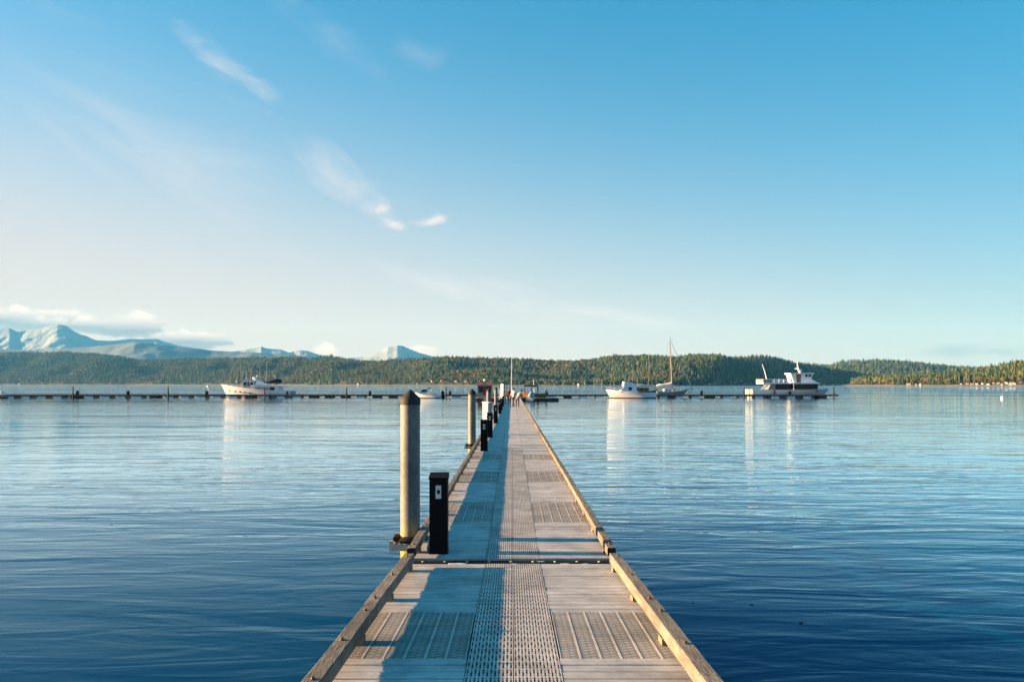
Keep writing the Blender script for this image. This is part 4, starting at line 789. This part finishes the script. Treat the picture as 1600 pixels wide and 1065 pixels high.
q = MB(); [q.tube([(x, s, 1.25), (mx_, 0, Zs(530))], .012, 4) for x, s in ((mb_ + .3, 1.15), (mb_ + .3, -1.15), (mb_ - .5, 1.15), (mb_ - .5, -1.15), (.05, 0))]; q.build('rigging', 'bolt', e)
MB().tube([(L - .6, 0, 1.52), (L + .95, 0, 1.72)], .07, 8).build('bowsprit', 'spar_wood', e); rail_line(e, [(L * t_, -1.25 * (1 - t_ ** 3.5) * .95, 1.25 * (1 - t_) ** 2 + 2 * (2.3 - 1.4) * t_ * (1 - t_) + 1.55 * t_ * t_) for t_ in (.05, .2, .5, .75, .95)], .5, 'pale_plate', .015)

# tour boat, bow to the right
YB = 155.8
e, L = boat('tour_boat', 1170, 1296, YB, 'white two-deck tour boat with dark cabin windows and wheelhouse', 'boat')
X = lambda p: (1150 + p / 8.89 - 1170) / 126.0 * L; Z = lambda p: CAMZ + (HZ - (555 + p / 8.89)) / F * YB
hull_mesh(L, 5.2, Z(462), Z(474), Z(468), .6, 1.5, .98, 4.0).build('hull', ['white_paint', 'antifoul', 'cream_paint'], e, True)
mc = quad(e, 'main_cabin', [(X(505), 1.1), (X(1090), 1.2), (X(1090), Z(396)), (X(505), Z(396))], -1.75, 1.75, 'black_plastic')
for a, b_ in ((515, 620), (625, 735), (752, 850), (855, 955), (960, 1045), (1050, 1086)): quad(e, 'window', [(X(a), Z(464)), (X(b_), Z(464)), (X(b_), Z(400)), (X(a), Z(400))], -1.78, -1.752, 'glass', mc)
quad(e, 'upper_deck', [(X(330), Z(395)), (X(1110), Z(395)), (X(1100), Z(378)), (X(330), Z(378))], -2.3, 2.3, 'white_paint')
wh = MB(); wh.prism_y([(X(765), Z(377)), (X(800), Z(377)), (X(800), Z(262)), (X(728), Z(262))], -1.4, 1.4); wh.prism_y([(X(872), Z(377)), (X(1000), Z(377)), (X(1030), Z(262)), (X(872), Z(262))], -1.4, 1.4); wh.prism_y([(X(800) + .002, Z(377)), (X(872) - .002, Z(377)), (X(872) - .002, Z(262)), (X(800) + .002, Z(262))], -.6, 1.4)
wo = wh.build('wheelhouse', 'white_paint', e); quad(e, 'doorway', [(X(802), Z(374)), (X(870), Z(374)), (X(870), Z(266)), (X(802), Z(266))], -.64, -.602, 'interior_wood', wo)
for a, b_ in ((925, 955), (968, 985), (990, 1006)): quad(e, 'window', [(X(a), Z(300)), (X(b_), Z(300)), (X(b_) + .05, Z(262)), (X(a) + .05, Z(262))], -1.43, -1.402, 'glass', wo)
quad(e, 'wheelhouse_roof', [(X(715), Z(261)), (X(1042), Z(261)), (X(1042), Z(241)), (X(715), Z(246))], -1.7, 1.7, 'white_paint')
quad(e, 'wheelhouse_apron', [(X(1002), Z(377)), (X(1100), Z(377)), (X(1008), Z(325))], -1.3, 1.3, 'white_paint')
MB().tube([(X(890), 0, Z(243)), (X(862), 0, Z(185)), (X(850), 0, Z(90))], [.22, .16, .04], 8).build('mast', 'white_paint', e); MB().box(X(835), X(885), -.7, .7, Z(188), Z(182)).build('radar', 'white_paint', e); MB().lathe([(.05, Z(225)), (.2, Z(215)), (.1, Z(198))], 10, 0, (X(905), 0)).build('antenna_dome', 'white_paint', e)
q = MB()
for y in (-2.2, 2.2):
    for p in range(450, 771, 64): q.box(X(p), X(p) + .22, y - .03, y + .03, Z(377), Z(334))
    q.box(X(330), X(770), y - .04, y + .04, Z(334), Z(328)); q.box(X(440), X(770), y - .025, y + .025, Z(358), Z(354))
q.build('deck_railing', 'white_paint', e); q = MB(); [q.box(X(330), X(440), y - .04, y + .04, Z(377), Z(335)) for y in (-2.2, 2.2)]; q.box(X(330) - .05, X(330) - .005, -2.2, 2.2, Z(377), Z(329)); q.build('bulwark', 'cream_paint', e)  # bulwark coloured darker than the white boat to offset direct sun
MB().tube([(X(405), -1, Z(340)), (X(375), -1, Z(220)), (X(340), -1, Z(118))], [.085, .07, .04], 8).build('crane_boom', 'white_paint', e); MB().lathe([(.3, Z(377)), (.3, Z(335)), (.15, Z(328))], 10, 0, (X(412), -1)).build('crane_base', 'white_paint', e)
st = MB()
for s in (-2.2, -1.3): st.add([(X(305), s - .03, 1.5), (X(330), s - .03, 1.5), (X(415), s - .03, Z(396)), (X(385), s - .03, Z(396)), (X(305), s + .03, 1.5), (X(330), s + .03, 1.5), (X(415), s + .03, Z(396)), (X(385), s + .03, Z(396))], [(0, 1, 2, 3), (7, 6, 5, 4), (0, 4, 5, 1), (1, 5, 6, 2), (2, 6, 7, 3), (3, 7, 4, 0)])
so = st.build('stair', 'white_paint', e)
for i in range(5): t_ = (i + .5) / 5; MB().box(X(312 + 85 * t_), X(330 + 85 * t_), -2.17, -1.33, 1.5 + (Z(396) - 1.5) * t_ - .03, 1.5 + (Z(396) - 1.5) * t_).build('step', 'grey_paint', so)
quad(e, 'aft_screen', [(X(395), 1.4), (X(503), 1.4), (X(503), Z(396)), (X(440), Z(396))], -1.9, 1.9, 'cream_paint')
for p, z in ((470, 505), (685, 520)): MB().tube([(X(p), -2.62, Z(z + 28)), (X(p), -2.62, Z(z + 18)), (X(p), -2.62, Z(z - 18)), (X(p), -2.62, Z(z - 28))], [.12, .24, .24, .12], 10).build('fender', 'black_rubber', e, True)
MB().tube([(X(742), -2.35, Z(480)), (X(742), -2.35, Z(396))], .07, 8).build('white_post', 'white_paint', e); MB().box(X(1115), X(1190), -2.0, -1.9, Z(490), Z(478)).build('name_board', 'hull_grey', e) if False else None
rail_line(e, [(L * t_, -2.4 * (1 - t_ ** 5) * .96, Z(474) + (Z(462) - Z(474)) * t_) for t_ in (.8, .86, .92, .97)], .45, 'pale_plate', .02)

# runabout left of the kiosk
YR = 147.2
e, L = boat('runabout', 689, 648, YR, 'small white runabout with black outboard beside the kiosk', 'boat')
hull_mesh(L, 2.0, 1.05, .85, .75, .5, .9).build('hull', ['white_paint', 'antifoul', 'white_paint'], e, True)
X = lambda px: (689 - px) / 41.0 * L; Z = lambda py: CAMZ + (HZ - py) / F * YR
quad(e, 'cuddy', [(X(672), .8), (X(652), .9), (X(656), Z(613)), (X(668), Z(612))], -.8, .8, 'white_paint'); quad(e, 'windscreen', [(X(667), Z(612)), (X(657), Z(612.5)), (X(661), Z(608.5)), (X(667), Z(608))], -.7, .7, 'glass')
quad(e, 'bimini', [(X(674), Z(607)), (X(668), Z(607)), (X(670), Z(605.4)), (X(675), Z(606))], -.8, .8, 'navy_canvas'); q = MB(); [q.tube([(X(671), s, .8), (X(671), s, Z(607))], .02, 5) for s in (-.75, .75)]; q.build('bimini_frame', 'pale_plate', e)
ob = MB(); ob.prism_y([(-.62, .75), (-.12, .75), (-.05, 1.15), (-.2, 1.35), (-.6, 1.3)], -.2, .2); ob.prism_y([(-.5, -.3), (-.2, -.3), (-.18, .749), (-.5, .749)], -.08, .08); ob.build('outboard', 'black_plastic', e)
# wooden launch behind the right side float, and a tarp covered skiff before it
YL = 122.6
e, L = boat('wooden_launch', 815, 852, YL, 'varnished wooden launch with brown canopy and two short masts', 'boat'); e.rotation_euler = (0, 0, math.pi); e.location.x = wx(852, YL)
hull_mesh(L, 1.7, 1.45, 1.15, 1.2, .6, .6).build('hull', ['varnish', 'antifoul', 'spar_wood'], e, True)
q = MB(); q.box(1.2, 3.4, -.75, .75, 2.25, 2.5); q.build('canopy', 'brown_roof', e)
for x in (1.25, 2.2, 3.3):
    for s in (-.7, .7): MB().tube([(x, s, 1.0), (x, s, 2.249)], .05, 6).build('canopy_post', 'dark_wood', e)
for x, tp in ((1.0, 3.1), (1.75, 3.4)): MB().tube([(x, 0, 1.1), (x + .15, 0, tp)], [.06, .04], 6).build('mast', 'sail_cover', e)
ob = MB(); ob.prism_y([(-.45, .9), (-.05, .9), (-.03, 1.4), (-.4, 1.45)], -.15, .15); ob.build('outboard', 'black_plastic', e)
e = empty('covered_skiff', (2.9, 114.2, 0), R(75), label='small skiff under a blue and white tarp at the dock end', cat='boat')
hull_mesh(2.9, 1.15, .75, .55, .5, .6, .4).build('hull', ['hull_grey', 'antifoul', 'hull_grey'], e, True, (-1.45, 0, 0))
MB().tube([(-1.3, 0, .6), (-.6, 0, .85), (.2, 0, 1.15), (.8, 0, .95), (1.3, 0, .8)], [.25, .42, .42, .34, .12], 10).build('tarp', 'tarp_blue', e, True)
e, L = boat('dinghy', -10, 17, YT, 'small pale dinghy at the left end of the cross dock', 'boat')
hull_mesh(L, 1.3, .7, .5, .5, .6, .5).build('hull', ['grey_paint', 'antifoul', 'white_paint'], e, True); MB().tube([(.6, 0, .6), (1.6, 0, .95), (2.3, 0, .7)], [.2, .4, .1], 8).build('cover', 'sail_cover', e, True)
e = empty('mooring_buoy', (wx(1566, 146), 146, 0), label='lone white mooring buoy on the water at far right', cat='buoy')
MB().lathe([(.1, -.3), (.24, -.15), (.31, .05), (.26, .25), (.12, .34), (.05, .36)], 16).build('ball', 'white_paint', e, True); MB().tube([(0, 0, .36), (0, 0, .5)], .03, 6).build('ring', 'bolt', e)

# bits of weed and leaf drifting on the water near the dock
db = MB(); rr = random.Random(11)
for i in range(36):
    d = rr.uniform(7, 40); x = rr.choice((-1, 1)) * rr.uniform(1.6, 3 + d * .6); q_ = rr.uniform(.008, .024); n_ = rr.randint(5, 7); a0 = rr.uniform(0, 6)
    db.prism_z([(x + q_ * rr.uniform(.5, 1.2) * 1.6 * math.cos(a0 + k * 6.283 / n_), d + q_ * rr.uniform(.4, 1) * math.sin(a0 + k * 6.283 / n_)) for k in range(n_)], .004, .009)
tag(db.build('floating_debris', 'wet_timber'), 'scattered dark leaf bits drifting on the water beside the dock', 'debris', kind='stuff')

# ------------------------------------------------------------------ people
def person(loc, rz, joints, bones, hands, label, hair, face_dir=(0, -1)):
    """joints: name -> (x, y, z, r); bones: (a, b, material). One continuous skinned body."""
    me = bpy.data.meshes.new('person'); names = list(joints); me.from_pydata([joints[n][:3] for n in names], [(names.index(a), names.index(b)) for a, b, _ in bones], [])
    o = link('person', me); md = o.modifiers.new('skin', 'SKIN'); md.use_smooth_shade = True
    for n, sv in zip(names, me.skin_vertices[0].data): sv.radius = (joints[n][3] * (1.0 if n not in ('chest', 'belly', 'pelvis') else 1.25), joints[n][3]); sv.use_root = n == 'pelvis'
    ss = o.modifiers.new('sub', 'SUBSURF'); ss.levels = 1; ss.render_levels = 1
    dg = bpy.context.evaluated_depsgraph_get(); m2 = bpy.data.meshes.new_from_object(o.evaluated_get(dg)); o.modifiers.clear(); o.data = m2; m2.name = 'person'
    mats = sorted({m for _, _, m in bones} | {'skin'}); m2.materials.clear()
    for m in mats: m2.materials.append(MAT[m])
    segs = [(Vector(joints[a][:3]), Vector(joints[b][:3]), mats.index(m)) for a, b, m in bones]
    for p in m2.polygons:
        c = p.center; best = min(segs, key=lambda s: (c - (s[0] + (s[1] - s[0]) * max(0, min(1, (c - s[0]).dot(s[1] - s[0]) / (s[1] - s[0]).length_squared)))).length); p.material_index = best[2]
    bm = bmesh.new(); bm.from_mesh(m2); q = MB(); sk = mats.index('skin')
    for h_ in ('handL', 'handR'):
        w_ = Vector(joints[h_][:3]); pr = Vector(joints[h_.replace('hand', 'wrist')][:3]); d = (w_ - pr).normalized(); sd_ = d.cross(Vector((0, 1, 0))); sd_ = sd_.normalized() if sd_.length > .1 else Vector((1, 0, 0)); yv = sd_.cross(d)
        for k_, ln in zip((-1.5, -.5, .5, 1.5), (.07, .085, .08, .06)): b0 = w_ + yv * k_ * .02; q.tube([b0, b0 + d * ln * .5, b0 + d * ln * .8 + sd_ * .012, b0 + d * ln + sd_ * .025], [.010, .009, .008, .006], 6)
        b0 = w_ - yv * .03 - d * .03; q.tube([b0, b0 - yv * .03 + d * .03, b0 - yv * .035 + d * .06], [.011, .010, .007], 6)
    hd = Vector(joints['head'][:3]); fd = Vector((*face_dir, 0)).normalized(); sdv = Vector((-fd.y, fd.x, 0))
    q.tube([hd + fd * .08 + Vector((0, 0, .02)), hd + fd * .12 - Vector((0, 0, .02))], [.012, .018], 6)
    for s in (-1, 1): q.tube([hd + sdv * s * .075, hd + sdv * s * .098 + Vector((0, 0, .01))], [.03, .022], 6)
    f = q.mesh('tmp', 'skin'); bm.from_mesh(f); bm.faces.ensure_lookup_table()
    for fc in list(bm.faces)[len(m2.polygons):]: fc.material_index = sk
    bm.to_mesh(m2); bm.free(); bpy.data.meshes.remove(f); bpy.data.meshes.remove(me)
    o.location = loc; o.rotation_euler = (0, 0, rz); tag(o, label, 'person')
    hm = MB(); hm.lathe([(.095, -.03), (.112, .03), (.10, .09), (.06, .125), (.01, .135)], 12); ho = hm.build('hair', hair, o, True, tuple(hd - fd * .015))
    ey = MB(); [ey.tube([hd + fd * .085 + sdv * s * .033 + Vector((0, 0, .012)), hd + fd * .098 + sdv * s * .033 + Vector((0, 0, .012))], .010, 6) for s in (-1, 1)]; ey.build('eyes', 'hair', o)
    return o
BON = lambda top, bot, sleeve='same': [('pelvis', 'belly', top), ('belly', 'chest', top), ('chest', 'neck', top), ('neck', 'head', 'skin'), ('chest', 'shL', top), ('shL', 'elL', top), ('elL', 'wristL', top if sleeve == 'same' else 'skin'), ('wristL', 'handL', 'skin'), ('chest', 'shR', top), ('shR', 'elR', top),
      ('elR', 'wristR', top if sleeve == 'same' else 'skin'), ('wristR', 'handR', 'skin'), ('pelvis', 'hipL', bot), ('hipL', 'knL', bot), ('knL', 'anL', bot), ('anL', 'toeL', 'cloth_black'), ('pelvis', 'hipR', bot), ('hipR', 'knR', bot), ('knR', 'anR', bot), ('anR', 'toeR', 'cloth_black')]
def body(stride=.0, lean=(0, 0), arm=.1, fwd=-1, bendk=0.0):
    lx, ly = lean; j = {}
    j['pelvis'] = (0, 0, .93, .12); j['belly'] = (lx * .3, ly * .3, 1.10, .115); j['chest'] = (lx * .75, ly * .75, 1.32, .13); j['neck'] = (lx, ly, 1.50, .055); j['head'] = (lx * 1.15, ly * 1.15, 1.63, .095)
    for s, n in ((-1, 'L'), (1, 'R')):
        st = s * stride
        j['sh' + n] = (lx * .85 + s * .17, ly * .85, 1.41, .062); j['el' + n] = (lx * .7 + s * .235, ly * .7 - st * .35 * fwd * .6, 1.13, .044); j['wrist' + n] = (lx * .6 + s * .23 + arm * .1, ly * .6 + (-st * .5 + arm) * fwd, .90, .032); j['hand' + n] = (lx * .6 + s * .225 + arm * .1, ly * .6 + (-st * .55 + arm * 1.3) * fwd, .83, .030)
        j['hip' + n] = (s * .10, 0, .88, .095); j['kn' + n] = (s * .11, st * .45 * fwd + .03 * fwd, .49, .064); j['an' + n] = (s * .11, st * fwd - .03 * fwd, .085, .046); j['toe' + n] = (s * .125, st * fwd + .15 * fwd, .035, .036)
    return j
person((wx(795.5, 71.5), 71.5, DZ), R(0), body(.05), BON('maroon', 'cloth_black'), None, 'person in dark clothes standing on the shaded side of the dock', 'hair')
person((wx(802.0, 70.5), 70.5, DZ), R(-35), body(.30), BON('cloth_white', 'denim', 'short'), None, 'person in pale top and dark trousers striding on the dock', 'hair')
b3 = body(.16, (.30, 0), .1); 
for n in list(b3):
    x, y, z, r_ = b3[n]; b3[n] = (x, y, z * .88 if z > .6 else z, r_)
person((wx(808.5, 71.0), 71.0, DZ), R(0), b3, BON('cloth_pink', 'cloth_black', 'short'), None, 'person in light top leaning over at the right of the group', 'hair')
person((wx(791.0, 84.0), 84.0, DZ), R(20), body(.10), BON('cloth_pink', 'denim'), None, 'person in pinkish top behind the group, beside the tall cabinet', 'hair')

# ------------------------------------------------------------------ haze
hz = MB(); hz.box(-10500, 9500, -2500, 14500, -3.2, 1080); ho = hz.build('haze', 'glass'); ho.data.materials.clear()
hm = bpy.data.materials.new('haze_air'); hm.use_nodes = True; t = hm.node_tree; t.nodes.clear()
pv = N(t, 'ShaderNodeVolumePrincipled'); pv.inputs['Color'].default_value = (0.10, 0.42, 0.90, 1); pv.inputs['Absorption Color'].default_value = (0.85, 0.85, 0.85, 1); pv.inputs['Density'].default_value = 3.9e-5; pv.inputs['Anisotropy'].default_value = 0.0
om = N(t, 'ShaderNodeOutputMaterial'); t.links.new(pv.outputs[0], om.inputs['Volume']); ho.data.materials.append(hm)
tag(ho, 'thin blue haze over the water and hills', 'haze', kind='stuff')
